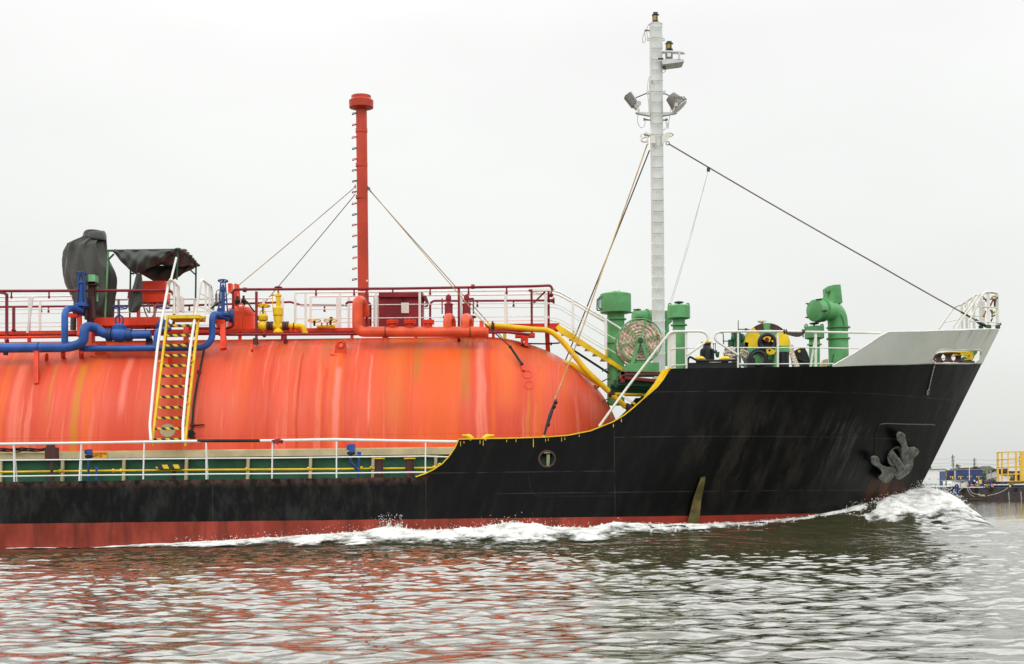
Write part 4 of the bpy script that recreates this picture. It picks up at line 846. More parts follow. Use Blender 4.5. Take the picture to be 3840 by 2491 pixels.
# covered deck crane
oL = [(905,188),(885,200),(874,238),(868,252),(770,296),(682,340),(670,400),(655,560),(655,640),(676,730),(716,812),(752,885),(775,945),(770,1010),(800,1060),(905,1105),(905,1130)]
oR = [(1060,186),(1105,196),(1118,230),(1126,290),(1136,370),(1165,490),(1206,612),(1220,690),(1220,860),(1200,960),(1190,1040),(1186,1130)]
Yc_ = 43.3; rows = []
for k in range(56):
    y = 189 + (1130-189)*(k/55)**1.15
    xl = np.interp(y, [q[1] for q in oL], [q[0] for q in oL]); xr = np.interp(y, [q[1] for q in oR], [q[0] for q in oR])
    c0 = A((xl+xr)/2, y, Yc_); rx = m((xr-xl)/2/2.8075, Yc_); ry = min(rx*.85, .55) if y > 245 else .3; row = []
    f_ = min(1, max(0, (y-255)/150)); 
    for i in range(168):
        a = 2*math.pi*i/168
        gt = math.exp(-max(0, y-262)/170)*min(1, max(0, (y-250)/14)); rr = 1 - gt*.24*abs(math.sin(a*7+.5*math.sin(a*3)))**.7 - f_*(.11*abs(math.sin(a*4.5+math.sin(y*.006)*.7+y*.0012))**.7 + .05*math.sin(a*10+y*.007)) + .03*f_ - (.03*abs(math.sin(a*14)) if y < 245 else 0)
        sag = .04*math.sin(a*3+y*.01)*f_
        row.append(c0 + Vector((rx*math.cos(a)*rr, ry*math.sin(a)*rr, sag)))
    row.append(row[0]); rows.append(row)
tp = MB().grid(rows); tp.add(rows[0][:-1], [tuple(range(168))]); cov_ = tp.part('crane_cover', 'tarp_black', ang=70)
clr = []
for yl, yr, g_ in ((186,184,.80),(192,190,.97),(205,205,1.03),(238,270,1.07),(250,286,1.06),(254,289,1.0)):
    xl, xr = np.interp(yl, [186,205,250], [893,884,872]), np.interp(yr, [184,205,289], [1098,1114,1127]); clr.append([A((xl+xr)/2-(xr-xl)/2*math.cos(a)*1.0, (yl+yr)/2-(yl-yr)/2*math.cos(a)*-1, Yc_-.02-.33*g_*math.sin(a)) for a in np.linspace(0, 2*math.pi, 49)])
MB().grid(clr).part('collar', 'tarp_black', cov_, ang=75)
tag(cov_, 'black tarpaulin wrapped over a tall deck crane on the tank top', 'tarpaulin')
ck = MB().cyl(A(770,1230,42.5), A(775,1080,42.5), m(11,42.5), 14); tag(ck.part('cover_bundle', 'tarp_black'), 'dark rolled cover standing between the blue pipe and red support', 'tarpaulin')
# awning of dark cloth over a green frame
bc = MB(); bc.tube([A(1125,395,42.4), A(1880,384,42.4)], .035, 8); bc.tube([A(1200,430,42.4), A(1130,498,42.4)], .03, 6); bc.tube([A(1370,630,44), A(1410,640,44)], .03, 6)
bc.tube([A(1800,440,42.6), A(1872,520,42.4)], .03, 6); bc.tube([A(1995,590,44), A(2062,650,44)], .025, 6); bc.tube([A(1370,560,44), A(2064,560,44)], .03, 6); bc.tube([A(1880,384,42.4), A(2064,560,44)], .03, 6); bc.tube([A(1640,640,44), A(1668,680,44), A(1710,600,44)], .025, 6)
af = bc.part('awning_frame', 'dark_green', ship)
for (x0,y0,x1,y1,Y,mt_) in ((1142,392,1105,1130,42.4,'green'),(1375,560,1366,1130,44.0,'dark_green'),(1872,385,1862,700,42.4,'dark_green'),(2064,560,2058,1000,44.0,'dark_green'),(1668,560,1668,735,44.0,'dark_green')):
    MB().cyl(A(x0,y0,Y), A(x1,y1,Y), m(3.4,Y), 8).part('post', mt_, af)
aw = MB()
u_ = np.linspace(0, 1, 50)
bl = ([0,.25,.38,.45,.6,.8,1.],[400,590,642,640,590,500,392])
rows = []
for u in u_:
    xt = 1180+(1880-1180)*u; yt = 386-5*u; xb = np.interp(u, [0,.25,.38,.45,.6,.8,1], [1180,1350,1430,1450,1560,1720,1850]); yb = np.interp(u, *bl); row = []
    for j in range(20):
        v = j/19; x = xt+(xb-xt)*v; y = yt+(yb-yt)*v
        p = A(x, y, 42.4); row.append(p + Vector((0, -.22*math.sin(v*math.pi)*math.sin(u*math.pi)+.05*math.sin(u*40+v*6)*v+.03*math.sin(u*23-v*9), .012*math.sin(u*31))))
    rows.append(row)
aw.grid(rows)
rows = []
for u in u_:
    row = []
    for j in range(24):
        v = j/23; a = A(1180+700*u, 386-5*u, 42.4); b2 = A(1372+690*u, 560+8*math.sin(u*9), 44.0)
        row.append(a.lerp(b2, v) + Vector((0, 0, -.12*math.sin(v*math.pi)*abs(math.sin(u*6)) + .02*math.sin(u*33+v*11))))
    rows.append(row)
aw.grid(rows)
rows = []
for u in u_:
    row = []
    for j in range(14):
        v = j/13; xt = 1385+680*u; yt = 560; xb = np.interp(u, [0,.2,.4,.62,.8,1], [1480,1520,1650,1830,1930,2062]); yb = np.interp(u, [0,.2,.4,.62,.8,1], [640,660,735,705,640,572])
        p = A(xt+(xb-xt)*v, yt+(yb-yt)*v, 44.0); row.append(p + Vector((0, -.12*math.sin(v*3)+.04*math.sin(u*30+v*5), 0)))
    rows.append(row)
aw.grid(rows)
for k in range(40):                          # crumpled roll at the outer edge
    q = k/39; p = A(1885+195*q, 390+165*q**1.3, 42.4+1.6*q); aw.ball(p + Vector((rng.normal(0,.03), rng.normal(0,.03), rng.normal(0,.025))), m(rng.uniform(5,11),43), (1.5, 1.3, .6), 9, 6)
tl = []
for k in range(22):
    v = k/21; y = 640+400*v; xc = np.interp(v, [0,.3,.6,.8,1], [1462,1450,1432,1430,1402]); wd = np.interp(v, [0,.1,.5,.75,.85,1], [22,30,52,66,60,36]); c0 = A(xc, y, 42.35)
    row = [c0 + Vector((m(wd/2.8075,42.4)*math.cos(a)*(1+.25*math.sin(a*5+v*5)), .10*math.sin(a)*(1+.3*math.sin(a*4+v*7)), 0)) for a in np.linspace(0, 2*math.pi, 37)[:-1]]; row.append(row[0]); tl.append(row)
aw.grid(tl)
awn = tag(aw.part('awning', 'tarp_awning', ang=75), 'sagging dark awning with a knotted corner hanging over the orange box', 'awning')
# orange control box on legs under the awning
cbx = MB().box(A(1495,935,43.0), A(1792,742,43.6)).part('control_cabinet', 'red_orange', ship)
MB().box(A(1500,840,42.98), A(1788,835,43.0)).part('seam', 'maroon', cbx)
MB().box(A(1440,1170,43.0), A(1478,975,43.2)).part('leg', 'red_orange', cbx); MB().box(A(1490,945,43.1), A(1780,932,43.4)).part('shelf', 'dark_brown', cbx)
cb2 = MB()
for pts in (((1505,950),(1530,1050),(1600,1180),(1640,1215)),((1660,945),(1640,1040),(1560,1160),(1530,1225)),((1555,945),(1580,1000),(1575,1060),(1540,1000)),((1700,1100),(1640,1160),(1560,1210))): cb2.tube([A(x, y, 42.8) for x, y in pts], .022, 6, .1)
cb2.part('cable', 'wire', cbx)
MB().box(A(1890,1030,43.4), A(1940,895,43.8)).part('junction_box', 'white_paint', ship)
# green motor on a brown trestle
gm = MB().bar(A(965,745,42.2), A(955,1160,42.2), .14, m(22,42)).bar(A(905,1120,42), A(925,890,42), .1, m(9,42)).bar(A(990,1110,42), A(985,880,42), .1, m(8,42)).box(A(905,752,42), A(1048,740,42.4)).part('motor_trestle', 'dark_brown', ship)
MB().box(A(928,745,42.0), A(1040,668,42.4)).part('motor', 'pale_green', gm)
MB().cyl(A(1025,930,42.3), A(1025,760,42.3), m(4,42)).cyl(A(935,880,42.3), A(935,760,42.3), m(4,42)).part('motor_leg', 'pale_green', gm)
# ------------------------------------------------------------------ red vent mast
YV = 42.9
vtop, vbot = Nz(266,128,YV), P(1364,1240,YV)
vm = MB().cyl(vbot, vtop, m(20.6,YV), 28).part('vent_mast', 'mast_red', ship, label='red vent mast with climbing rungs down one side')
MB().lathe(Nz(266,180,YV), (0,0,1), [(m(21,YV),-.06),(m(45,YV),0),(m(46,YV),m(26,YV)),(m(40,YV),m(31,YV)),(m(37,YV),m(33,YV)),(m(37,YV),m(44,YV))], 32).part('vent_cowl', 'mast_red', vm)
for y0, y1 in ((315,340),(538,560),(745,766)): MB().lathe(Nz(266+y1*.004,y1,YV), (0,0,1), [(m(22.4,YV),0),(m(22.4,YV),m((y1-y0)/1.7167,YV))], 28).part('collar', 'mast_red', vm)
for k, y in enumerate((215,287,368,440,510,580,650,720,795,865,932,1002,1072,1143,1213,1283)):
    j = rng.uniform(-2, 2); x = 232+y*.003
    MB().tube([Nz(x+4,y-3,YV-.12), Nz(x-22+j,y-2,YV-.10), Nz(x-27+j,y+8,YV-.02), Nz(x-24+j,y+9,YV+.12), Nz(x+2,y+1,YV+.14)], m(1.7,YV), 6).part('rung', 'dark_brown' if k % 3 == 0 else 'mast_red', vm)
for x, d in ((228,-1),(302,1)): MB().plate([Nz(x-2*d,672,YV), Nz(x+10*d,688,YV), Nz(x-2*d,700,YV)] if d < 0 else [Nz(x-2,700,YV), Nz(x+10,688,YV), Nz(x-2,672,YV)], .04).part('stay_lug', 'mast_red', vm)
MB().box(Nz(298,1298,YV-.46), Nz(307,1288,YV-.44)).part('tag_plate', 'paper', vm)
# its stays
def stay(pts, r, mat, name='stay_wire', par=None):
    q = []
    for a, b2 in zip(pts, pts[1:]):
        n = 9
        for k in range(n): 
            s_ = k/n; p = a.lerp(b2, s_); q.append(p + Vector((0,0,-.0035*(b2-a).length*math.sin(s_*math.pi))))
    q.append(pts[-1]); return MB().tube(q, r, 6).part(name, mat, par or ship)
W1 = m(1.7, 42)
stay([Nz(226,690,YV), P(825,1128,42.1)], W1, 'wire_tan'); stay([Nz(228,735,YV), B(825,515,44.2)], W1, 'wire')
s3 = stay([Nz(310,695,YV), Cc(1735,745,41.3)], W1, 'wire_tan'); stay([Nz(310,700,YV), Cc(1630,575,43.4), P(1885,1268,44.6)], W1, 'wire')
e0 = tankpt(1962, 1377, .04); MB().tube([Cc(1735,745,41.3), tankpt(1913,1328,.25), e0], m(2.6,41), 7).part('stay_wire', 'wire_dark', ship)
tb_ = MB().tube([tankpt(1914,1329,.24), tankpt(1935,1350,.16), tankpt(1958,1374,.06)], m(4.6,41), 8).ball(tankpt(1914,1329,.24), m(6.5,41)).ball(tankpt(1957,1372,.07), m(6.5,41)).part('turnbuckle', 'cable_black', ship)
MB().bar(tankpt(1960,1375,.0), tankpt(1964,1394,.0), .12, m(9,41)).part('stay_lug', 'red_orange', tank)
MB().torus(Nz(314,702,YV), (0,1,0), m(5,YV), m(1.5,YV), 12, 6).tube([Nz(312,695,YV), Nz(328,722,YV)], m(2.5,YV), 6).part('shackle', 'wire_dark', vm)
# ------------------------------------------------------------------ foremast
YM = YC
fm = MB().cyl(P(2471,1440,YM), P(2459,92,YM), m(24.2,YM), 32).lathe(P(2459,94,YM), (0,0,1), [(m(25,YM),0),(m(25,YM),.03)], 32).part('foremast', 'mast_white', ship, label='tall white foremast with rungs, lamps and brackets')
def mastx(y): return 2459 + (y-92)*(12/1348)
ry = [101.8,141.4,181,224,262.5,302.5,343,383,423.5,463.6,505,546.5,587]; y = 628
while y < 1330: ry.append(y); y += 41.2
for k, y in enumerate(ry):
    j = rng.uniform(-1.5,1.5); a, b2 = mastx(y)-19+j, mastx(y)+23
    MB().tube([P(a-1,y-6,YM-.17), P(a,y,YM-.26), P(b2,y,YM-.26), P(b2+1,y-6,YM-.15)], m(1.2,YM), 6, .03).part('rung', 'rusty_white' if y > 900 else 'grey_metal', fm)
def lantern(z, x, ytop, ybot, w_, s, Y):
    h = m((ybot-ytop)/s, Y); r = m(w_/2/s, Y); o_ = z(x, ybot, Y)
    b1 = MB().lathe(o_, (0,0,1), [(r*1.25,0),(r*1.25,h*.10),(r*.95,h*.14),(r*.9,h*.22)], 16).lathe(o_+Vector((0,0,h*.70)), (0,0,1), [(r*.95,0),(r*1.35,h*.05),(r*1.1,h*.12),(r*.95,h*.22),(r*.3,h*.24)], 16)
    b1.tube([o_+Vector((-r*.8,0,h*.9)), o_+Vector((-r*.7,0,h*1.03)), o_+Vector((r*.7,0,h*1.03)), o_+Vector((r*.8,0,h*.9))], .012, 5)
    for k in range(3): b1.cyl(o_+Vector((r*math.cos(k*2.1+.9),r*math.sin(k*2.1+.9),h*.1)), o_+Vector((r*math.cos(k*2.1+.9),r*math.sin(k*2.1+.9),h*.75)), .01, 5)
    b1.part('lantern', 'black_steel', fm); MB().lathe(o_+Vector((0,0,h*.2)), (0,0,1), [(r*.86,0),(r*.9,h*.05),(r*.9,h*.45),(r*.86,h*.52)], 16).part('lantern_lens', 'lens_amber', fm)
lantern(Lz, 536, 122, 225, 54, 2.5733, YM); lantern(Lz, 668, 402, 490, 60, 2.5733, YM)
MB().box(Lz(636,560,YM-.08), Lz(694,488,YM+.12)).part('lantern_box', 'floodlight_grey', fm); MB().box(Lz(650,548,YM-.09), Lz(684,515,YM-.085)).part('terminal_plate', 'white_paint', fm)
# lamp bracket platform
pf = MB(); ol = [(600,575),(640,570),(790,568),(812,580),(812,592),(780,600),(605,622)]
pf.plate([Lz(x, y, YM-.3) for x, y in ol][::-1], .6)
pf.tube([Lz(590,498,YM-.3), Lz(770,503,YM-.3), Lz(808,512,YM-.15), Lz(812,518,YM+.1), Lz(770,515,YM+.3), Lz(600,510,YM+.3)], m(4.2,YM), 8, .1)
pf.bar(Lz(763,500,YM-.3), Lz(763,575,YM-.3), .03, m(8,YM)); pf.part('lamp_platform', 'mast_white', fm)
MB().box(Lz(560,572,YM-.32), Lz(612,562,YM-.30)).part('clip', 'black_steel', fm)
# floodlights on their arms
ar = MB()
for s_, (x0, x1) in ((-1,(485,345)),(1,(600,748))): ar.plate(([Lz(x0,1083,YM-.08), Lz(x1,1083,YM-.08), Lz(x1-6*s_,1092,YM-.08), Lz(x0,1118,YM-.08)] if s_ > 0 else [Lz(x0,1118,YM-.08), Lz(x1+6,1092,YM-.08), Lz(x1,1083,YM-.08), Lz(x0,1083,YM-.08)])[::-1], .16)
ar.part('floodlight_arm', 'mast_white', fm)
def slab(z, c, dx, dy, hw, hh, Y, dep):    # box tilted in the image plane
    d = Vector((dx, dy)).normalized(); n = Vector((-d.y, d.x)); pts = []
    for a, b2 in ((-1,-1),(1,-1),(1,1),(-1,1)): q = Vector(c) + d*hw*a + n*hh*b2; pts.append(z(q.x, q.y, Y-dep/2))
    return MB().plate(pts[::-1], dep)
slab(Lz, (300,955), .62, .78, 62, 28, YM-.05, .34).part('floodlight', 'floodlight_grey', fm)
for k in range(7):
    q = Vector((268+k*9, 908+k*13)); slab(Lz, (q.x+14, q.y-8), .62, .78, 2.2, 28, YM-.05, .38).part('floodlight_fin', 'grey_metal', fm)
slab(Lz, (352,1020), .7, .7, 20, 16, YM-.05, .3).part('floodlight_bracket', 'mast_white', fm); MB().bar(Lz(368,1080,YM-.2), Lz(372,1000,YM-.2), .03, m(6,YM)).cyl(Lz(372,1000,YM-.25), Lz(372,1000,YM+.2), m(10,YM)).part('floodlight_bracket', 'mast_white', fm)
f2 = MB().lathe(Lz(735,990,YM-.05), (.66,-.12,-.75), [(.05,-.30),(.17,-.26),(.22,-.05),(.26,.12),(.27,.16),(.24,.19)], 20).part('floodlight', 'floodlight_grey', fm)
MB().lathe(Lz(735,990,YM-.05)+Vector((.66,-.12,-.75)).normalized()*.18, (.66,-.12,-.75), [(.255,0),(.25,.02)], 20).part('floodlight_glass', 'white_paint', fm)
for k in range(6):
    q = (700+k*22, 965-k*4); MB().bar(Lz(q[0]-6,q[1]-38+k*5,YM-.27), Lz(q[0]+26,q[1]+50-k*6,YM-.27), .03, m(3.4,YM)).part('floodlight_fin', 'floodlight_grey', fm)
MB().bar(Lz(706,1075,YM-.2), Lz(735,1005,YM-.28), .04, m(7,YM)).cyl(Lz(735,1010,YM-.32), Lz(735,1010,YM+.1), m(7,YM)).bar(Lz(700,1078,YM), Lz(738,1070,YM), .3, m(6,YM)).part('floodlight_bracket', 'rusty_white', fm)
MB().tube([Lz(478,890,YM), Lz(345,945,YM)], m(2,YM), 6).tube([Lz(625,905,YM), Lz(700,940,YM)], m(2,YM), 6).part('brace_wire', 'wire_dark', fm)
MB().box(Lz(450,905,YM-.05), Lz(482,885,YM+.05)).box(Lz(605,905,YM-.05), Lz(632,885,YM+.05)).part('brace_clip', 'mast_white', fm)
def loops(lst, mat, name, r=1.3):
    k = MB()
    for pts in lst: k.tube([Lz(x, y, YM-.05) for x, y in pts], m(r,YM), 6, .12)
    return k.part(name, mat, fm)
loops([((382,1060),(362,1120),(362,1190),(395,1240),(430,1220),(436,1170)),((690,1030),(675,1100),(660,1200),(655,1258),(652,1180)),((635,1175),(645,1215),(630,1250),(605,1258)),((430,310),(408,370),(412,412),(432,410),(440,370),(428,310)),((450,290),(460,250),(490,220),(515,210)),((450,300),(455,350),(465,365)),((637,660),(630,690),(610,705))], 'grey_metal', 'cable')
loops([((478,735),(462,780),(455,870),(470,1000),(472,1090)),((478,760),(476,900),(480,1090))], 'mast_white', 'conduit', 1.8)
for x, y in ((437,295),(440,1158),(635,1160),(620,655)):
    kk = MB()
    for _ in range(5): kk.ball(Lz(x+rng.uniform(-14,14), y+rng.uniform(-12,12), YM-.05), m(rng.uniform(2.2,4.5),YM), (1,1,1), 7, 5)
    kk.bar(Lz(x,y,YM), Lz(540,y+4,YM), .04, m(4,YM)); kk.part('cable_clip', 'floodlight_grey', fm)
for x in (465, 612): MB().torus(Lz(x,382,YM), (0,1,0), m(4.5,YM), m(2,YM), 14, 6).part('eye_plate', 'mast_white', fm)
hd = MB()      # stay head with its brackets
hd.plate([Lz(600,1300,YM-.25), Lz(690,1292,YM-.25), Lz(640,1365,YM-.25), Lz(600,1385,YM-.25)][::-1], .04); hd.plate([Lz(490,1305,YM-.3), Lz(535,1320,YM-.3), Lz(535,1385,YM-.3), Lz(490,1380,YM-.3)][::-1], .05)
hd.tube([Lz(605,1310,YM-.2), Lz(650,1280,YM-.2), Lz(700,1290,YM-.1), Lz(708,1305,YM), Lz(668,1325,YM)], m(2.3,YM), 7, .08); hd.tube([Lz(485,1310,YM), Lz(440,1285,YM), Lz(395,1300,YM), Lz(385,1315,YM), Lz(420,1335,YM)], m(2.3,YM), 7, .08)
hd.tube([Lz(455,1320,YM-.1), Lz(410,1330,YM-.1), Lz(392,1355,YM-.1), Lz(420,1372,YM-.1), Lz(455,1365,YM-.1)], m(3.6,YM), 8, .1); hd.bar(Lz(430,1290,YM), Lz(480,1310,YM), .3, m(7,YM)); hd.bar(Lz(455,1320,YM-.1), Lz(462,1395,YM-.1), .05, m(5,YM)); hd.part('stay_head', 'rusty_white', fm)
MB().torus(Lz(654,1384,YM), (0,1,0), m(6.5,YM), m(2,YM), 16, 6).part('shackle', 'grey_metal', fm)
MB().box(Lz(495,808,YM-.20), Lz(507,778,YM-.19)).part('bell_hook', 'lens_amber', fm)
# stays from the foremast
stay([Lz(660,1388,YM), Fz(320,0,YM), Fz(1250,527,YM)], m(2.7,YM), 'wire'); MB().tube([Fz(1250,527,YM), Fz(1350,583,YM)], m(3.6,YM), 7).tube([Fz(1412,618,YM), Fz(1460,655,YM), Fz(1590,715,YM)], m(6,YM), 8).tube([Fz(1340,578,YM), Fz(1420,622,YM)], m(2.2,YM), 6).part('turnbuckle', 'cable_black', ship)
stay([Lz(455,1395,YM), D(1080,280,41.6), D(880,860,40.4), P(2080,1500,38.6)], m(2.6,41), 'wire_tan'); stay([Lz(478,1450,YM), D(890,720,46), P(2120,1353,47.5)], m(2.4,45), 'wire_dark')
t2 = MB().tube([I(1392,-10,38.7), I(1340,140,38.4), I(1282,325,38.05)], [m(3.4,38.4),m(7.2,38.4),m(3.4,38.4)], 10); 
for x, y in ((1390,22),(1375,60),(1322,220)): t2.ball(I(x,y,38.5), m(7.5,38.5), (1,1,1.2), 9, 6)
t2.part('turnbuckle', 'cable_black', ship); MB().plate([P(2032,1645,38.02), P(2046,1645,38.02), P(2042,1632,38.02), P(2035,1632,38.02)], .03).part('stay_lug', 'yellow', ship)
stay([P(2657,637,43.4), P(2575,930,42), P(2514,1130,41.1)], m(1.1,42), 'grey_metal', 'halyard'); stay([P(2657,637,43.4), P(2580,930,42), P(2519,1132,41.1)], m(1.1,42), 'grey_metal', 'halyard')
MB().box(P(2652,642,43.35), P(2661,630,43.45)).ball(P(2657,638,43.4), m(5,43.4), (.8,.6,1.3)).part('halyard_block', 'dark_green', ship)
# ------------------------------------------------------------------ foredeck gear
def mushroom(z, s, x, ycap0, ycap1, wcap, wst, ybot, ring, Y, name='mushroom_vent'):
    cap = MB().lathe(z(x,ycap1,Y), (0,0,1), [(m(wcap*.42/s,Y),-.02),(m(wcap/2/s,Y),0),(m(wcap/2/s,Y),m((ycap1-ycap0)/s,Y)),(m(wcap*.44/s,Y),m((ycap1-ycap0)/s,Y)+.03),(m(1,Y),m((ycap1-ycap0)/s,Y)+.05)], 32)
    v = MB().cyl(z(x,ybot,Y), z(x,ycap1+4,Y), m(wst/2/s,Y), 28).part(name, 'green', ship)
    cap.part('vent_cap', 'green', v)
    for yr in ring: MB().lathe(z(x,yr,Y), (0,0,1), [(m(wst/2/s,Y)+.06,-.015),(m(wst/2/s,Y)+.06,.02)], 28).part('flange', 'green', v)
    return v
v = mushroom(D, 3.0886, 1264, 478, 690, 358, 200, 1760, (768, 1040), 43.0)
MB().cyl(D(1255,478,43), D(1255,452,43), m(3,43)).wheel(D(1255,452,43), (0,.1,1), m(12,43), .015, 4).torus(D(1303,448,43), (0,1,0), m(4,43), m(1.6,43), 12, 6).part('handwheel', 'green', v)
MB().tube([D(1105,508,42.5), D(1070,508,42.4), D(1068,640,42.4), D(1108,648,42.5)], .022, 6, .05).tube([D(1090,530,42.3), D(1050,530,42.2), D(1046,660,42.2), D(1090,664,42.3)], .022, 6, .05).part('grab_handle', 'dark_green', v)
for y in (235, 430, 820): MB().tube([Rz(555,y-10,42.6), Rz(490,y-8,42.5), Rz(430,y+25,42.3), Rz(400,y+40,42.3)], .018, 6, .05).part('rung', 'dark_green', v)
def lugwheel(z, s, x, ycap0, dx, v, Y):
    for q in (-1, 1):
        o_ = [z(x+q*dx-22,ycap0+4,Y), z(x+q*dx-20,ycap0-25,Y)] + [z(x+q*dx+20*math.cos(a), ycap0-25-16*math.sin(a), Y) for a in np.linspace(math.pi,0,8)] + [z(x+q*dx+22,ycap0+4,Y)]
        MB().plate(o_[::-1], .05, [z(x+q*dx+7*math.cos(a), ycap0-22+9*math.sin(a), Y) for a in np.linspace(0,6.28,11)[:-1]]).part('lifting_eye', 'green', v)
    MB().cyl(z(x,ycap0,Y), z(x,ycap0-38,Y), m(5/s*2,Y)).lathe(z(x,ycap0-38,Y), (0,0,1), [(m(18/s,Y),-.02),(m(52/s,Y),0),(m(52/s,Y),.03),(m(20/s,Y),.05)], 18).part('handwheel', 'dark_green', v)
v = mushroom(E, 2.975, 136, 445, 578, 252, 138, 1180, (655,), 40.6); lugwheel(E, 2.975, 136, 445, 100, v, 40.5)
v = mushroom(E, 2.975, 1648, 680, 800, 215, 120, 1150, (872,), 43.6); lugwheel(E, 2.975, 1645, 680, 88, v, 43.5)
# goose-neck ventilators
def goose(name, pts, r, face, lidc, nd, Y, rings, fil):
    g = MB().tube(pts, r, 26, fil, fn=9).part(name, 'green', ship)
    nd = Vector(nd).normalized()
    MB().lathe(lidc, nd, [(r*1.03,-.05),(r*1.09,-.03),(r*1.09,.05),(r*.98,.07),(.01,.085)], 26).part('lid', 'green', g)
    u, v_ = perp(nd)
    for k in range(5):
        a = k*1.257+.5; p = lidc + (u*math.cos(a)+v_*math.sin(a))*r*1.14
        MB().tube([p-nd*.12, p+nd*.12], .022, 6).bar(p-nd*.02-u*.05, p-nd*.02+u*.07, .04, .05).part('wing_nut', 'dark_brown', g)
    for p, d in rings: MB().lathe(p, d, [(r+.055,-.02),(r+.055,.02)], 26).part('flange', 'green', g)
    return g
YG = 43.8; gr = m(37.5, YG)
top = E(1915, 490, YG); nd = Vector((-.80,-.58,-.06)).normalized(); lc = E(1662,492,YG-.55)
g = goose('goose_neck_vent', [E(1922,1160,YG), E(1905,478,YG), lc], gr, 0, lc, nd, YG, ((E(1915,805,YG),(0,0,1)),(E(1915,682,YG),(0,0,1)),(lc.lerp(E(1905,470,YG),.30),nd)), .62)
MB().plate([E(1795,222,YG-.3), E(1865,203,YG-.3), E(1940,200,YG-.3), E(1963,402,YG-.3), E(1905,408,YG-.3), E(1885,380,YG-.3), E(1800,300,YG-.3)][::-1], .7).part('damper_box', 'green', g)
MB().plate([E(1765,258,YG-.4), E(1792,255,YG-.4), E(1805,390,YG-.4), E(1745,365,YG-.4)][::-1], .1).plate([E(1835,240,YG-.42), E(1875,300,YG-.42), E(1892,400,YG-.42), E(1800,385,YG-.42)][::-1], .08).cyl(E(1800,265,YG-.5), E(1800,265,YG+.2), .05).part('damper_bracket', 'green', g)
MB().tube([E(1745,450,YG-.75), E(1860,455,YG-.38), E(1945,520,YG-.34), E(1985,620,YG-.30), E(1985,800,YG-.25)], .03, 6, .2).part('seam_strip', 'green', g)
YG2 = 44.6; l2 = D(1500,745,YG2-.2)
g = goose('goose_neck_vent', [D(1800,1300,YG2), D(1800,900,YG2), D(1790,735,YG2), l2], m(27,YG2), 0, l2, (-.95,-.3,-.05), YG2, ((l2+Vector((.35,.1,0)),(-.95,-.3,-.05)),), .4)
MB().plate([D(1838,665,43.9), D(1920,660,43.9), D(1920,790,43.9), D(1852,848,43.9)][::-1], .3).part('damper_box', 'green', g)
# rope storage reel and its rope
YQ0, YQ1 = 40.3, 41.6
rc = D(1546, 1010, YQ0); RC = Vector((rc.x, 0, rc.z)); RR = m(81, YQ0)
def flange(Y, q):
    c0 = Vector((rc.x, Y, rc.z)); rl = MB().torus(c0, (0,1,0), RR*1.01, .022, 40, 8).torus(c0+Vector((0,q,0)), (0,1,0), RR*1.01, .014, 40, 6)
    for k in range(6): a = math.radians(14+60*k); rl.bar(c0, c0+Vector((RR*math.cos(a),0,RR*math.sin(a))), .03, .038)
    return rl.lathe(c0-Vector((0,.06,0)), (0,1,0), [(.10,0),(.10,.12)], 16)
reel = MB().box(D(1412,1345,YQ0-.1), D(1702,1322,YQ1+.1)).box(D(1380,1385,YQ0-.15), D(1702,1345,YQ1+.1)).part('rope_reel', 'green', ship)
flange(YQ0, .06).part('reel_flange', 'green', reel); flange(YQ1, -.06).part('reel_flange', 'green', reel)
MB().cyl(Vector((rc.x,YQ0-.12,rc.z)), Vector((rc.x,YQ1+.1,rc.z)), .06).torus(Vector((rc.x,YQ0-.09,rc.z)), (0,1,0), .06, .02, 14, 6).part('axle', 'dark_green', reel)
for Y in (YQ0-.08, YQ1+.06):
    for xt, xb in ((1525,1436),(1570,1672)): MB().bar(D(xt,1045,Y), D(xb,1335,Y), .08, m(12,Y)).part('stand_leg', 'green', reel)
cl = MB()
for k in range(6):
    R = .10+k*.088
    if R > RR*.90: break
    j = rng.uniform(-.02,.02,40); cl.tube([Vector((rc.x+(R+j[i]*.5)*math.cos(a), YQ0+.10+j[i]*.8+.015*(k%2), rc.z+(R+j[(i+7)%40]*.5)*math.sin(a))) for i, a in enumerate(np.linspace(0, 2*math.pi, 41)[:-1])], .047, 9, closed=True)
for k in range(13):
    Y = YQ0+.14+k*.09; R = RR*.84+.025*math.sin(k*2.2); cl.tube([Vector((rc.x+R*math.cos(a), Y+.02*math.sin(a*3+k), rc.z+R*math.sin(a)*.99)) for a in np.linspace(0, 2*math.pi, 41)[:-1]], .049, 9, closed=True)
cl.tube([D(1745,930,YQ0-.05), D(1790,950,YQ0-.05), D(1790,1010,YQ0-.02)], .035, 7, .05)
tag(cl.part('rope_coil', 'rope'), 'thick beige mooring rope wound on the green reel', 'rope')
# stacked platform by the reel
pm = MB().bar(Rz(760,308,40.2), Rz(1560,318,40.2), .1, m(11,40)).bar(Rz(800,390,40.2), Rz(1500,460,40.2), .1, m(11,40)).box(Rz(760,485,40.15), Rz(830,282,40.25)).part('ramp_frame', 'maroon', ship)
pg = MB()
for (x0,y0,x1,y1,h,Y) in ((820,350,1500,350,4,40.3),(690,490,1420,520,22,40.5),(700,420,1460,470,6,40.35),(640,555,1340,600,14,40.7),(565,610,1280,640,24,41.0),(565,540,1340,620,7,40.8)): pg.bar(Rz(x0,y0,Y), Rz(x1,y1,Y), .3, m(h,Y))
pg.plate([Rz(690,380,40.6), Rz(740,350,40.6), Rz(740,520,40.6), Rz(690,520,40.6)][::-1], .5).plate([Rz(630,440,40.9), Rz(690,430,40.9), Rz(690,580,40.9), Rz(640,560,40.9)][::-1], .5)
pg.part('ramp_channel', 'dark_green', pm)
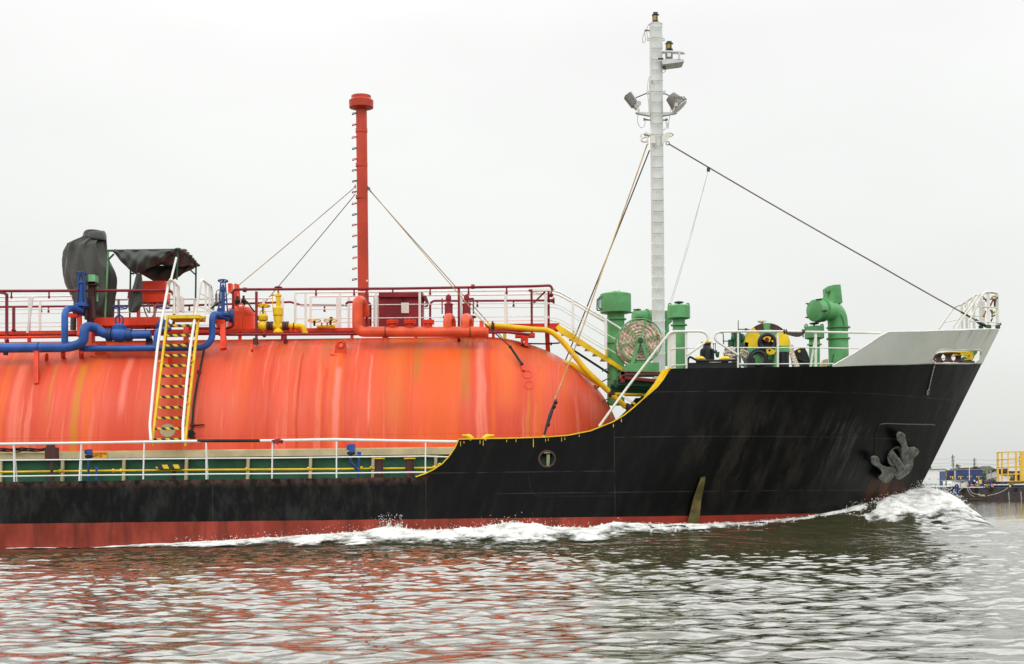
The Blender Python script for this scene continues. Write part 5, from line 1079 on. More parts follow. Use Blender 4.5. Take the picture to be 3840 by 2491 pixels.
pw = MB().bar(Rz(800,745,38.6), Rz(980,870,38.6), .06, m(8,38.6)).part('rail_stub', 'white_paint', ship); MB().bar(Rz(975,865,38.6), Rz(1040,910,38.6), .06, m(8,38.6)).part('rail_stub', 'yellow', ship)
# forecastle railing with rounded ends
def YF(x): return float(np.interp(x, [0, 1200, 2380], [38.25, 38.45, 39.25]))
def ER(x, y, o=0.): return E(x, y, YF(x)+o)
t0 = MB().tube([P(2247,1599,38.1), D(1405,1544,38.15), D(1880,930,38.2), E(20,750,38.25), E(70,725,38.25), ER(380,722), ER(440,745), ER(462,800), ER(430,845), ER(228,990)], m(4.6,38.4), 9, .14).part('forecastle_railing', 'rusty_white', ship)
MB().tube([ER(2385,742), ER(1250,722), ER(600,726), ER(545,748), ER(532,790), ER(560,835), ER(803,992)], m(4.2,38.6), 9, .2).part('top_rail', 'rusty_white', t0)
MB().tube([ER(50,930), ER(80,914), ER(320,906)], m(2.3,38.4), 7).tube([ER(680,905), ER(1600,905), ER(2190,915)], m(2.2,38.6), 7).tube([ER(55,1110), ER(80,1102), ER(215,1096)], m(2.3,38.4), 7).tube([ER(800,1088), ER(1860,1083)], m(2.2,38.6), 7).part('lower_rail', 'rusty_white', t0)
for x, y0, y1, w_ in ((70,735,1135,20),(22,755,1135,9),(221,735,1136,6.5),(796,725,1132,6.5),(1240,725,1128,7.5),(1662,730,1122,9)): MB().bar(ER(x,y0,.03), ER(x,y1,.03), .05, m(w_,38.5)).part('post', 'rusty_white', t0)
MB().bar(ER(1603,1125,.05), ER(1655,800,.05), .04, m(6,39)).part('post', 'rusty_white', t0)
# bitts with yellow caps and a guard bar, by the railing
rb = MB().box(E(235,1140,38.7), E(760,1098,39.5)).part('double_roller', 'black_steel', ship)
MB().tube([E(232,1120,38.65), E(240,1030,38.65), E(260,1005,38.65), E(345,1052,38.65), E(700,1050,38.65), E(800,1040,38.65), E(765,1005,38.7), E(740,1010,38.9)], m(4.2,38.6), 9, .07).part('guard_bar', 'black_steel', rb)
for x in (366, 648):
    o_ = E(x,1125,39.0); MB().lathe(o_, (0,0,1), [(m(23,39),0),(m(23,39),.04),(m(14,39),.1),(m(13,39),.2),(m(16,39),.26)], 18).part('roller', 'black_steel', rb)
    MB().lathe(E(x,1040,39.0), (0,0,1), [(m(14,39),-.03),(m(22,39),0),(m(22,39),.03),(m(12,39),.09),(m(2,39),.10)], 18).part('roller_cap', 'yellow', rb)
# capstan head
cp_ = MB().lathe(E(452,1110,41.5), (0,0,1), [(m(27,41.5),0),(m(27,41.5),m(50,41.5)),(m(25,41.5),m(62,41.5)),(m(16,41.5),m(70,41.5)),(m(14,41.5),m(78,41.5)),(m(17,41.5),m(88,41.5))], 22).part('capstan', 'black_steel', ship)
MB().lathe(E(440,850,41.5), (0,0,1), [(m(19,41.5),-.02),(m(20,41.5),.02),(m(14,41.5),.06),(m(2,41.5),.07)], 20).part('capstan_cap', 'yellow', cp_)
# anchor windlass: big gear cover in yellow, green and maroon, warping drum in front
YWn = 42.0; wc = E(1119, 892, YWn); WR = m(88.5, YWn)
def sect(a0, a1, r0, r1, y, th): 
    a_ = np.linspace(math.radians(a0), math.radians(a1), 16); return MB().plate([wc+Vector((r1*math.cos(a),y,r1*math.sin(a))) for a in a_]+[wc+Vector((r0*math.cos(a),y,r0*math.sin(a))) for a in a_[::-1]], th)
wd = MB().plate([wc+Vector((WR*math.cos(a),0,WR*math.sin(a))) for a in np.linspace(0,2*math.pi,49)[:-1]], .7).part('windlass', 'green', ship)
for a0, a1, r0, r1, mt_ in ((2,52,.30,.985,'yellow'),(122,182,.30,.985,'yellow'),(100,124,.74,.99,'dark_brown'),(54,80,.78,.99,'dark_brown'),(44,54,.84,.985,'dark_brown'),(168,182,.80,.97,'dark_brown'),(182,200,.5,.985,'dark_brown'),(84,104,.30,.48,'dark_brown'),(-6,2,.6,.985,'green')):
    sect(a0, a1, WR*r0, WR*r1, -.03, .035).part('cover_patch', mt_, wd)
wd2 = MB().torus(E(1122,845,YWn-.45), (0,1,0), m(28,YWn), m(9,YWn), 26, 10).lathe(E(1122,845,YWn-.35), (0,1,0), [(m(28,YWn),0),(m(22,YWn),.15),(m(22,YWn),.45)], 22)
wd2.part('warping_drum', 'black_steel', wd)
MB().plate([E(x, y, YWn-.5) for x, y in ((1065,800),(1085,768),(1172,768),(1160,815),(1150,840),(1110,838))][::-1], .05).part('drum_spoke', 'yellow', wd); MB().plate([E(x, y, YWn-.5) for x, y in ((1172,820),(1190,825),(1190,845),(1172,838))][::-1], .05).part('drum_spoke', 'yellow', wd)
MB().cyl(E(1118,815,YWn-.56), E(1118,815,YWn-.45), m(8,YWn)).part('shaft_end', 'maroon', wd)
MB().plate([E(x, y, YWn-.6) for x, y in ((1112,925),(1150,912),(1222,935),(1200,975),(1150,985),(1118,965))][::-1], .12, [E(1147+14*math.cos(a), 935+14*math.sin(a), YWn-.6) for a in np.linspace(0,6.28,13)[:-1]]).part('brake_lever', 'yellow', wd)
MB().box(E(1140,1140,YWn-.3), E(1215,985,YWn)).box(E(1205,1140,YWn-.5), E(1228,980,YWn-.3)).box(E(900,955,YWn-.05), E(1370,893,YWn-.0)).part('gear_case', 'green', wd)
MB().cyl(E(1308,1140,YWn-.4), E(1308,955,YWn-.4), m(19,YWn), 20).part('side_bitt', 'black_steel', ship)
bk = MB().plate([E(x, y, 41.8) for x, y in ((1415,975),(1432,935),(1490,908),(1545,912),(1570,960),(1600,1045),(1590,1130),(1440,1130))][::-1], .5).bar(E(1420,1000,41.75), E(1590,1075,41.75), .1, m(10,42)).part('chain_stopper', 'black_steel', ship)
MB().cyl(E(1478,945,41.7), E(1478,945,41.85), m(5,42)).part('pin', 'yellow', bk)
# chock with its round-topped opening
hole = [E(1022+66*math.cos(a), 1030+62*math.sin(a), 38.8) for a in np.linspace(0, 6.2832, 29)[:-1]]
chk = MB().plate(([E(920,1130,38.8), E(912,1060,38.8)]+[E(1022+112*math.cos(a), 1025-105*math.sin(a), 38.8) for a in np.linspace(math.pi,0,16)]+[E(1138,1060,38.8), E(1138,1130,38.8)])[::-1], .4, hole).torus(E(1022,1028,38.78), (0,1,0), m(26,38.8), m(5,38.8), 30, 10).box(E(898,1132,38.75), E(950,1040,39.3)).box(E(1100,1132,38.75), E(1142,1060,39.3))
chk.part('mooring_chock', 'black_steel', ship, ang=50)
# hand brake gear: green uprights, wheels
hb = MB().cyl(E(799,760,41), E(798,600,41), m(1.6,41)).cyl(E(775,1130,41), E(775,745,41), m(3.5,41)).cyl(E(818,1130,41.2), E(818,740,41.2), m(3.8,41)).box(E(745,890,41), E(800,740,41.4)).ball(E(838,800,41.2), m(14,41), (.9,1,1.3)).ball(E(737,800,41), m(9,41), (.8,1,1.4))
hb.bar(E(795,700,41), E(925,702,41), .05, m(3,41)).cyl(E(885,720,41), E(885,690,41), m(5,41)).tube([E(590,740,41), E(630,740,41), E(636,880,41)], m(2,41), 6, .05).bar(E(625,832,41), E(700,832,41), .05, m(3,41)).box(E(695,890,41), E(725,822,41.2)).box(E(750,890,40.9), E(850,870,41.3)).part('brake_gear', 'dark_green', ship)
hv = MB()
for _ in range(9): hv.ball(E(560+rng.uniform(-24,40), 975+rng.uniform(-35,30), 41.2), m(rng.uniform(4,8),41), (1,1,1), 8, 5)
for x0, x1 in ((520,530),(542,546)): hv.cyl(E(x1,960,41.2), E(x0,862,41.2), m(1.2,41)); hv.ball(E(x0,862,41.2), m(3,41), (1,1,1), 8, 5)
hv.part('valve_block', 'dark_green', ship)
def heap(name, cx, cy, w_, h, Y, n, label):
    k = MB()
    for i in range(n):
        q = i/n; a0 = rng.uniform(0, 6.28); yy = cy+h*(.5-q)
        k.tube([E(cx+w_*(.5-.25*q)*math.cos(a0+t)*rng.uniform(.85,1.05), yy+h*.12*math.sin(2*t+i), Y+.45*math.sin(a0+t)) for t in np.linspace(0, 2*math.pi, 15)[:-1]], m(5.2,Y), 8, closed=True)
    return k
hp1 = heap('', 700, 975, 150, 150, 40.4, 7, '')
hp1.tube([E(830,935,40.4), E(900,955,40.5), E(930,1010,40.6)], m(6,40.4), 8, .1).tube([E(825,960,40.4), E(880,985,40.5), E(905,1050,40.6)], m(6,40.4), 8, .1).tube([E(830,990,40.4), E(890,1020,40.5), E(900,1120,40.6)], m(6,40.4), 8, .1).tube([E(480,1080,40.2), E(560,1072,40.1), E(640,1085,40.2), E(860,1095,40.2), E(890,1125,40.3)], m(6,40), 8, .1)
tag(hp1.part('rope_heap', 'rope_grey'), 'pale rope heaped behind the black rollers on the foredeck', 'rope')
hr2 = MB()
for k in range(3): hr2.tube([E(1385+8*k,880,41.3), E(1378+14*k,960,41.2), E(1400+18*k,1030,41.1), E(1440+16*k,1120,41.0)], m(5,41), 8, .2)
tag(hr2.part('hanging_rope', 'rope_grey'), 'pale rope hanging down the right side of the windlass', 'rope')
lr = MB()
for k in range(5): lr.tube([ER(1300+3*k,720,-.02), ER(1345,738+4*k,-.06), ER(1430+4*k,752+9*k-8,-.06), ER(1500,748+6*k,-.05), ER(1545-3*k,705+4*k,-.02)], m(3.0,38.6), 6, .15)
for x in (1312, 1335, 1515, 1528): lr.torus(ER(x,726,0), (1,0,0), m(7.5,38.6), m(2.4,38.6), 12, 6)
lr.tube([ER(1520,745,-.04), ER(1523,790,-.04)], m(2.6,38.6), 6)
tag(lr.part('lashed_line', 'wire_dark'), 'dark thin rope looped in swags along the foredeck rail', 'rope')
fy = MB()
for _ in range(26): p = E(1062+rng.uniform(-18,22), 632, 42.1); fy.tube([p, p+Vector((rng.normal(0,.08), rng.normal(0,.04), rng.uniform(.03,.09)))], .008, 4)
fy.part('frayed_rope_end', 'rope', wd)
MB().plate([E(x, y, 46) for x, y in ((1725,1095),(1750,1040),(1800,1030),(1812,1130),(1725,1130))][::-1], .3).part('far_locker', 'beige', ship)
MB().bar(E(1835,1120,39.1), E(1862,980,39.1), .02, .03).ball(E(1818,1112,39.1), m(9,39), (1.3,1,.5)).part('stowed_broom', 'dark_green', ship)
# ------------------------------------------------------------------ bow pulpit
YB = YC
def F2(x, y, o): return Fz(x, y, YB+o)
pu = MB().tube([F2(1345,632,-.55), F2(1490,330,-.55), F2(1525,296,-.5), F2(1600,292,-.25), F2(1672,312,.0), F2(1600,300,.4), F2(1450,318,.7), F2(1395,345,.95), F2(1260,440,1.3), F2(1170,462,1.6), F2(990,722,1.6)], m(3.6,YB), 8, .2).part('bow_pulpit', 'rusty_white', ship)
MB().tube([F2(1400,345,.7), F2(1270,545,.6), F2(1165,680,.6), F2(1160,715,.6)], m(3.6,YB), 8, .25).tube([F2(1455,318,.1), F2(1390,430,.0), F2(1240,630,-.1), F2(1216,715,-.1)], m(3.6,YB), 8, .25).tube([F2(1346,632,-.55), F2(1350,715,-.55)], m(2.8,YB), 7).part('hand_rail', 'rusty_white', pu)
for x, y0, y1, o, w_ in ((1253,450,718,1.3,8),(1307,402,716,1.0,9),(1390,350,716,.6,9),(1470,312,700,.3,11),(1503,400,690,.5,9),(1560,293,690,-.35,10),(1662,312,690,.0,10)):
    MB().bar(F2(x,y0,o), F2(x+8,y1,o), .04, m(w_,YB)).part('post', 'rusty_white', pu)
for x, y, o in ((1476,700,.3),(1567,695,-.35),(1671,700,.0)): MB().box(F2(x-15,y+18,o-.05), F2(x+16,y-16,o+.05)).part('post_foot', 'dark_green', pu)
MB().tube([F2(1435,462,-.5), F2(1560,466,-.4), F2(1672,480,.0)], m(2.2,YB), 6).tube([F2(1350,636,-.5), F2(1560,640,-.4), F2(1690,655,.0)], m(2.2,YB), 6).tube([F2(1672,480,.0), F2(1470,470,.4), F2(1245,442,1.1)], m(1.6,YB), 6).tube([F2(1060,645,1.5), F2(1300,600,1.1), F2(1470,570,.5)], m(1.6,YB), 6).tube([F2(1060,640,1.5), F2(1200,618,1.3)], m(1.6,YB), 6).tube([F2(1590,690,.1), F2(1690,672,.1)], m(1.6,YB), 6).part('mid_rail', 'rusty_white', pu)
MB().tube([F2(1688,676,.0), F2(1716,668,-.05)], m(2,YB), 6).tube([F2(1695,690,0), F2(1702,650,0)], m(2,YB), 6).part('bow_fitting', 'black_steel', pu)
paint('house_red', (.30,.07,.06), .8, .2, 0, .3); paint('ribbon_olive', (.34,.27,.06), .8, .3, 0, .3); paint('ribbon_violet', (.33,.26,.45), .8, .2, 0, .2)
rbn = thing('ribbon_bundle', 'faded red, violet and yellow-green ribbons knotted on the white bow rail', 'ribbons', tuple(F2(1640,380,-.05)))
for mt_, lst in (('house_red', (((1500,375),(1560,385),(1620,370),(1600,430),(1580,470)),((1530,515),(1525,540),(1505,575)))), ('ribbon_olive', (((1600,360),(1640,335),(1650,380),(1610,370)),((1600,500),(1625,545),(1640,520)))), ('wire_dark', (((1640,380),(1630,420),(1640,480)),((1590,440),(1610,400),(1640,385)),((1610,600),(1590,640)))), ('timber', (((1585,500),(1610,550),(1600,590),(1640,560)),((1500,575),(1520,580)))), ('dark_green', (((1675,355),(1640,390),(1640,450)),)), ('ribbon_violet', (((1495,345),(1530,375),(1540,410)),))):
    k = MB()
    for pts in lst: k.tube([F2(x, y, -.1+rng.uniform(-.05,.05)) for x, y in pts], m(2.8,YB), 7, .08)
    k.part('ribbon', mt_, rbn)
# ------------------------------------------------------------------ river water, bow wave and foam
def vnoise(x, y, seed):
    r = np.random.default_rng(seed); T = r.random((256, 256)); xi = np.floor(x).astype(int); yi = np.floor(y).astype(int); fx = x-xi; fy = y-yi
    fx = fx*fx*(3-2*fx); fy = fy*fy*(3-2*fy); a = T[xi % 256, yi % 256]; b2 = T[(xi+1) % 256, yi % 256]; c = T[xi % 256, (yi+1) % 256]; d = T[(xi+1) % 256, (yi+1) % 256]
    return (a*(1-fx)+b2*fx)*(1-fy)+(c*(1-fx)+d*fx)*fy
def fbm(x, y, seed, oct=5, g=.55):
    s = 0; a = 1; t = 0
    for k in range(oct): s = s + a*vnoise(x*2**k+17*k, y*2**k+31*k, seed+k); t += a; a *= g
    return s/t
ct = [(-300,2062),(0,2060),(400,2056),(480,2050),(700,2040),(1000,2025),(1170,2012),(1350,2000),(1450,1985),(1560,1995),(1700,1998),(1800,1985),(1900,1966),(2000,1972),(2060,1984),(2200,1985),(2300,1966),(2450,1970),(2600,1970),(2800,1963),(2900,1955),(3000,1945),(3100,1930),(3200,1908),(3250,1893),(3300,1873),(3400,1850),(3450,1838)]
cx_, cz_ = [], []
for px, py in ct:
    q = hullpt(px, py); cx_.append(q.x); cz_.append(max(0, q.z))
for px, py in ((3500,1836),(3550,1852),(3590,1878),(3618,1905),(3640,1938),(3660,1968),(3680,1990)):
    q = P(px, py, YC-.4); cx_.append(q.x); cz_.append(max(0, q.z))
cz_[-1] = .03; cx_.append(cx_[-1]+.8); cz_.append(0.)
xs_w = np.linspace(-30, 20, 600); hw = np.array([half(x, .4) for x in xs_w])
def dist(x, y): return np.maximum(0, np.abs(y-YC) - np.interp(x, xs_w, hw))
def mound(x, y):
    d = dist(x, y); zc = np.interp(x, cx_, cz_, left=0, right=0); wd = np.interp(x, [-12,-8,0,4,7,9,11,12.5,14.5,16], [1.0,1.3,1.2,1.4,1.7,2.2,2.7,2.9,3.0,3.2])
    return zc*np.exp(-(d/wd)**1.7)
r2 = np.random.default_rng(5); WV = []
for i in range(96):
    lam = .115*(14 ** (i/95)); k = 2*math.pi/lam; th = r2.normal(0, .58) + (math.pi/2 if r2.random() < .75 else -math.pi/2) + .12
    sl = .0212*(lam/.5)**(.0 if lam < .5 else -.7)
    WV.append((k*math.cos(th), k*math.sin(th), sl/k, r2.uniform(0, 6.28), lam))
def waves(x, y, sp, sx=None, sy=None):
    z = np.zeros_like(x)
    patch = .55 + .9*fbm(x*.16+40, y*.11+9, 91, 3)
    for kx, ky, a, ph, lam in WV:
        f = np.clip((lam/sp-3)/3, 0, 1) if sx is None else np.clip((np.minimum(6.283/(abs(kx)+1e-6)/sx, 6.283/(abs(ky)+1e-6)/sy)-3)/2, 0, 1)
        if f.max() <= 0: continue
        s = np.sin(kx*x+ky*y+ph); z += a*f*(s + .22*np.cos(2*(kx*x+ky*y+ph)))
    return z*patch*1.25
def axis(lo, hi, d0): return list(np.arange(lo, hi, d0))
def tail(s, e, d0, g=1.25):
    o = []; d = d0; v = s
    while abs(v) < abs(e): d *= g; v += d*(1 if e > s else -1); o.append(v)
    return o
xs = tail(-15.5, -6000, .08)[::-1] + axis(-15.5, 16.5, .068) + axis(16.5, 42, .13) + tail(42, 6000, .14)
ys = []; y = 9.0
while y < 46: ys.append(y); y += .025*(y/11)**.8
ysp = y
ys = tail(9, -300, .1, 1.5)[::-1] + ys; d = .105
while y < 9000: ys.append(y); y += d; d *= 1.011 if y < 160 else 1.05
ys = np.array(ys); xs = np.array(xs); Xg, Yg = np.meshgrid(xs, ys, indexing='ij')
spx = np.gradient(xs)[:, None]*np.ones_like(Xg); spy = np.gradient(ys)[None, :]*np.ones_like(Xg); SP = np.maximum(spx*.8, spy)
Zg = waves(Xg, Yg, SP, spx, spy)
calm = 1 - .25*np.exp(-(dist(Xg, Yg)/2.5)**2)*(np.abs(Xg) < 16); Zg = Zg*calm + mound(Xg, Yg)
# long low waves that trail obliquely off the bow
vx = (12.2-Xg); vd = dist(Xg, Yg); ph = (vd - .30*vx); Zg += np.where((vx > 0) & (vx < 30), .09*np.exp(-(ph/1.1)**2)*np.exp(-vx/14), 0)
n1, n2 = Xg.shape; V = np.stack([Xg, Yg, Zg], -1).reshape(-1, 3)
ii = (np.arange(n1-1)[:, None]*n2 + np.arange(n2-1)[None, :]).reshape(-1); F = np.stack([ii, ii+n2, ii+n2+1, ii+1], -1)
# leave out the water that would stand inside the hull
cenx = Xg[:-1, :-1].reshape(-1); ceny = Yg[:-1, :-1].reshape(-1)
F = F[~((cenx > -25.5) & (cenx < 11.5) & (np.abs(ceny-YC) < np.interp(cenx, xs_w, hw)-.5))]
me = bpy.data.meshes.new('water'); me.vertices.add(len(V)); me.vertices.foreach_set('co', V.reshape(-1)); me.loops.add(len(F)*4); me.loops.foreach_set('vertex_index', F.reshape(-1))
me.polygons.add(len(F)); me.polygons.foreach_set('loop_start', np.arange(0, len(F)*4, 4)); me.polygons.foreach_set('use_smooth', np.ones(len(F), dtype=bool)); me.update(calc_edges=True); me.validate()
mt, t, b = nodes('river_water'); co = objco(t)
c = mix(t, ramp(t, noise(t, co, .12, 3), .35, .65), (.042,.041,.018), (.054,.052,.026))
t.links.new(c, b.inputs['Base Color']); b.inputs['Roughness'].default_value = .035; b.inputs['IOR'].default_value = 1.9
h = mth(t, 'ADD', noise(t, co, 2.2, 4, (1,2.0,1), .55), mth(t, 'MULTIPLY', noise(t, co, 7, 3, (1,1.9,1)), .22)); bump(t, b, h, .18, .05)
me.materials.append(mt); wo_ = bpy.data.objects.new('water', me); C.objects.link(wo_); wo_['kind'] = 'structure'
# foam: a fine lumpy sheet broken open along its edges
fw_x = [-13.5,-11.5,-10,-7,-4,-1,1,2.5,4,6,8,9.5,10.5,11.5,12.6,13.6,14.6,16.2]; fw_y = [.25,.7,1.4,2.1,2.5,2.5,2.3,2.0,1.7,1.2,1.0,1.5,2.1,2.8,3.0,2.9,2.4,.6]
fx = np.arange(-13.5, 16.2, .034); fd = np.arange(-2.2, 3.1, .04)
FX, FD = np.meshgrid(fx, fd, indexing='ij'); FWd = np.interp(FX, fw_x, fw_y); hb_ = np.interp(FX, xs_w, hw); 
front = FX > stem_x(.5)-.2
FY = YC - hb_ - FD + .05*(FX < 12.4)
lump = fbm(FX*1.5, FD*1.8, 301, 6, .6); fine = fbm(FX*5, FD*6, 401, 4, .6)
ahead = FX > stem_x(.6)-.3; inb = FD >= 0; FDs = FD; FD = np.abs(FD); q = FD/np.maximum(FWd, .05); edge = np.clip((1-q)*1.6, 0, 1)
hgt = mound(FX, FY) + waves(FX, FY, np.full_like(FX, .05))*.5
amp = np.interp(FX, [-13,-9,-5,-2,1,3,6,9,11,12.8,14,15,16], [.01,.05,.11,.17,.17,.10,.07,.08,.13,.17,.10,.03,.01])
rise = np.clip(FD/.45, .25, 1); FZ = hgt + .03 + rise*(edge*amp*(lump-.18)*1.5 + edge*amp*.45*(fine-.5))
ridge = fbm(FX*.9+5, FD*.7, 777, 3); FZ += amp*.5*edge*np.clip(ridge-.5, 0, 1)
dens = np.interp(FX, [-13,2,4,9,11,13,13.9,14.5,15.2], [.30,.28,.34,.24,.02,-.12,-.1,.40,1.1])
cov = (1-q)*1.15 + (lump-.5)*1.35 + (fine-.5)*.55 - dens
cov = np.where(inb | ahead, cov, -1); mask = cov > -.18
thin = fbm(FX*2.2, FD*5, 888, 5, .6); mask &= ~((np.abs(FX-6.) < 3.5) & (thin < .36)); mask &= (q < 1.15)
m1, m2 = FX.shape; V = np.stack([FX, FY, FZ], -1).reshape(-1, 3); ii = (np.arange(m1-1)[:, None]*m2+np.arange(m2-1)[None, :]); mk = mask[:-1, :-1] & mask[1:, 1:]
ii = ii[mk].reshape(-1); F = np.stack([ii, ii+m2, ii+m2+1, ii+1], -1)
mb = MB(); used = np.unique(F); remap = np.full(len(V), -1); remap[used] = np.arange(len(used)); mb.v = [tuple(v) for v in V[used]]; mb.f = [tuple(int(k) for k in f) for f in remap[F]]; COV = cov.reshape(-1)[used]
# far side of the bow wave, and spray
fr_ = np.random.default_rng(77)
def drop(p, r):
    o = len(mb.v); d = [(1,0,0),(-1,0,0),(0,1,0),(0,-1,0),(0,0,1),(0,0,-1)]; k = fr_.uniform(.6, 1.5, 3)
    mb.v += [(p[0]+a*r*k[0], p[1]+b2*r*k[1], p[2]+c2*r*k[2]) for a, b2, c2 in d]
    mb.f += [tuple(o+i for i in f) for f in ((0,2,4),(2,1,4),(1,3,4),(3,0,4),(2,0,5),(1,2,5),(3,1,5),(0,3,5))]
def spray(n, x0, x1, dm, up, rmin, rmax, pw=2.2):
    for _ in range(n):
        x = fr_.uniform(x0, x1); d = abs(fr_.normal(0, dm)); y = YC-float(np.interp(x, xs_w, hw))-d
        z = float(mound(np.array([x]), np.array([y]))[0]); drop((x, y-.03, z+up*fr_.random()**pw), fr_.uniform(rmin, rmax))
spray(700, -9, 3, .5, .22, .004, .014); spray(160, -7, -1.5, .4, .4, .003, .010, 3); spray(260, -3.6, -2.9, .25, .45, .004, .014, 2.); spray(160, -1.5, 1.4, .4, .35, .004, .012, 2.5); spray(400, 3, 10, .3, .10, .004, .011)
spray(1500, 9.6, 14.3, .8, .26, .004, .015, 2.4); spray(900, 11.5, 14.2, .35, .36, .004, .015, 1.6)
# splashing crests: many small tongues of water thrown up along the wave
def tongue(x, d, ht, wd_):
    y = YC-float(np.interp(x, xs_w, hw))-d; z = float(mound(np.array([x]), np.array([y]))[0]); lean = fr_.normal(0, .5); n = 5; o = len(mb.v); L = 6
    for i in range(L):
        s = i/(L-1); r = wd_*(1-s)**.8*(1+.4*fr_.normal())+.004
        for k in range(n):
            a = 2*math.pi*k/n+i; mb.v.append((x+lean*ht*s*s+r*math.cos(a)*1.4, y-.04-ht*.2*s+r*math.sin(a), z-.03+ht*s))
    for i in range(L-1):
        for k in range(n): mb.f.append((o+i*n+k, o+i*n+(k+1) % n, o+(i+1)*n+(k+1) % n, o+(i+1)*n+k))
for _ in range(340):
    x = fr_.uniform(-9, 3.6); a = float(np.interp(x, [-9,-5,-2,1,3.6], [.05,.10,.16,.16,.10])); tongue(x, abs(fr_.normal(0, .2)), a*fr_.uniform(.3,1.1), fr_.uniform(.015,.04))
for _ in range(30): tongue(fr_.normal(-3.2, .16), abs(fr_.normal(0, .25)), fr_.uniform(.06,.26), fr_.uniform(.02,.05))
for _ in range(420): tongue(fr_.uniform(9.6, 14.0), abs(fr_.normal(0, .35)), fr_.uniform(.05,.16), fr_.uniform(.012,.035))
for _ in range(160): tongue(fr_.uniform(3.5, 10), abs(fr_.normal(0, .3)), fr_.uniform(.04,.13), fr_.uniform(.015,.04))
mt, t, b = nodes('foam'); co = objco(t)
f_ = ramp(t, noise(t, co, 3.0, 7, (1,1,2), .62), .30, .58); c = mix(t, f_, (.40,.41,.36), (.86,.87,.85)); t.links.new(c, b.inputs['Base Color']); b.inputs['Roughness'].default_value = .6
at = tn(t, 'Attribute'); at.attribute_name = 'cover'; fz = mth(t, 'ADD', at.outputs['Fac'], mth(t, 'MULTIPLY', mth(t, 'SUBTRACT', noise(t, co, 9, 6, (1,1,1), .7), .5), .55)); t.links.new(ramp(t, fz, -.08, .42), b.inputs['Alpha'])
bump(t, b, noise(t, co, 14, 6, (1,1,1), .65), .7, .03)
fo = mb.part('bow_wave_foam', 'foam', ang=80); ca_ = np.ones(len(fo.data.vertices), dtype=np.float32); ca_[:len(COV)] = COV; fo.data.attributes.new('cover', 'FLOAT', 'POINT').data.foreach_set('value', ca_); fo['kind'] = 'stuff'; fo['label'] = 'white broken foam and spray of the bow wave along the waterline'
# ------------------------------------------------------------------ far bank and the moored barges
YG_ = 240.
paint('far_blue', (.040,.062,.17), .5, .2, .05, .2); paint('far_navy', (.018,.022,.055), .6, .3, .1, .3); paint('far_hull', (.050,.048,.056), .7, .35, .25, .4); paint('far_hull_low', (.062,.048,.045), .7, .35, .3, .4)
paint('far_white', (.76,.77,.76), .6, .06, .05, .1); paint('far_yellow', (.70,.47,.08), .5, .1, .05, .1); paint('far_grey', (.36,.37,.36), .8, .1, 0, .15); paint('life_red', (.75,.12,.06), .5, .1, 0, .1)
paint('bank_earth', (.12,.10,.06), .9, .3, 0, .3); paint('house_brown', (.10,.06,.045), .8, .3, 0, .3); paint('trunk_bark', (.10,.075,.05), .9, .3, 0, .3)
def Z_(x, y, o=0.): return Mz(x, y, YG_+o)
def bx2(mb_, x0, y0, x1, y1, o, dep): return mb_.box(Z_(x0,y0,o), Z_(x1,y1,o)+Vector((0,dep,0)))
wl = Z_(1500, 1172).z
bg_ = thing('work_barge', 'dark hulled work barge with blue winches and a yellow cage moored across the river', 'barge', (Z_(1700,1170).x, YG_+5, 0))
lo = Z_(990,1170); hi = Z_(2265,912)
MB().box((lo.x, YG_, -.5), (lo.x+24, YG_+11, hi.z)).part('hull', 'far_hull', bg_)
MB().box((lo.x-.02, YG_-.02, -.5), (lo.x+24.02, YG_+.1, Z_(1500,1012).z)).part('lower_strake', 'far_hull_low', bg_)
for x in (1965, 2200): MB().bar(Z_(x,1000,-.1), Z_(x+15,1165,-.1), .15, .12).part('fender_bar', 'far_grey', bg_)
dh = bx2(MB(), 872, 915, 1205, 785, 1, 5).part('deckhouse', 'far_white', bg_)
bx2(MB(), 865, 787, 1215, 772, .7, 6).part('roof', 'far_grey', dh); bx2(MB(), 1060, 830, 1098, 806, .95, .2).part('window', 'rubber', dh); bx2(MB(), 1030, 912, 1050, 800, .93, .2).part('door', 'far_grey', dh)
bh = bx2(MB(), 940, 775, 1462, 575, 3, 5).part('blue_cabin', 'far_blue', bg_)
bx2(MB(), 770, 880, 945, 600, 4, 4).part('blue_annex', 'far_blue', bg_); bx2(MB(), 762, 880, 778, 575, 3.8, .4).part('corner_post', 'timber', bg_); bx2(MB(), 925, 775, 948, 590, 2.9, .3).part('corner_post', 'far_grey', bg_)
bx2(MB(), 935, 580, 1465, 568, 2.9, 5.2).part('roof_edge', 'far_grey', bh)
for x in (885, 1040, 1210, 1390): MB().box(Z_(x-42,710,2.6), Z_(x+42,700,2.8)).box(Z_(x-4,760,2.6), Z_(x+4,705,2.8)).box(Z_(x-42,735,2.6), Z_(x-36,705,2.7)).part('guard_rail', 'far_yellow', bg_)
MB().box(Z_(1110,562,3), Z_(1320,545,6)).box(Z_(1310,545,3), Z_(1340,515,4)).part('roof_gear', 'house_brown', bg_)
MB().cyl(Z_(1210,775,.5), Z_(1210,490,.5), .06, 8).part('post', 'far_white', bg_)
wn = MB()
for x in (1260, 1330): wn.lathe(Z_(x,820,-.2), (0,1,0), [(.5,0),(.5,.2),(.28,.25),(.28,1.2),(.5,1.25),(.5,1.5)], 20)
bx2(wn, 1205, 905, 1600, 868, 0, 3); bx2(wn, 1450, 870, 1480, 770, 0, 2); wn.lathe(Z_(1600,820,.5), (0,1,0), [(.5,0),(.5,.8)], 18)
wn = wn.part('winch', 'far_blue', bg_); MB().cyl(Z_(1485,818,.4), Z_(1580,818,.4), .36, 14).part('winch_drum', 'house_brown', wn)
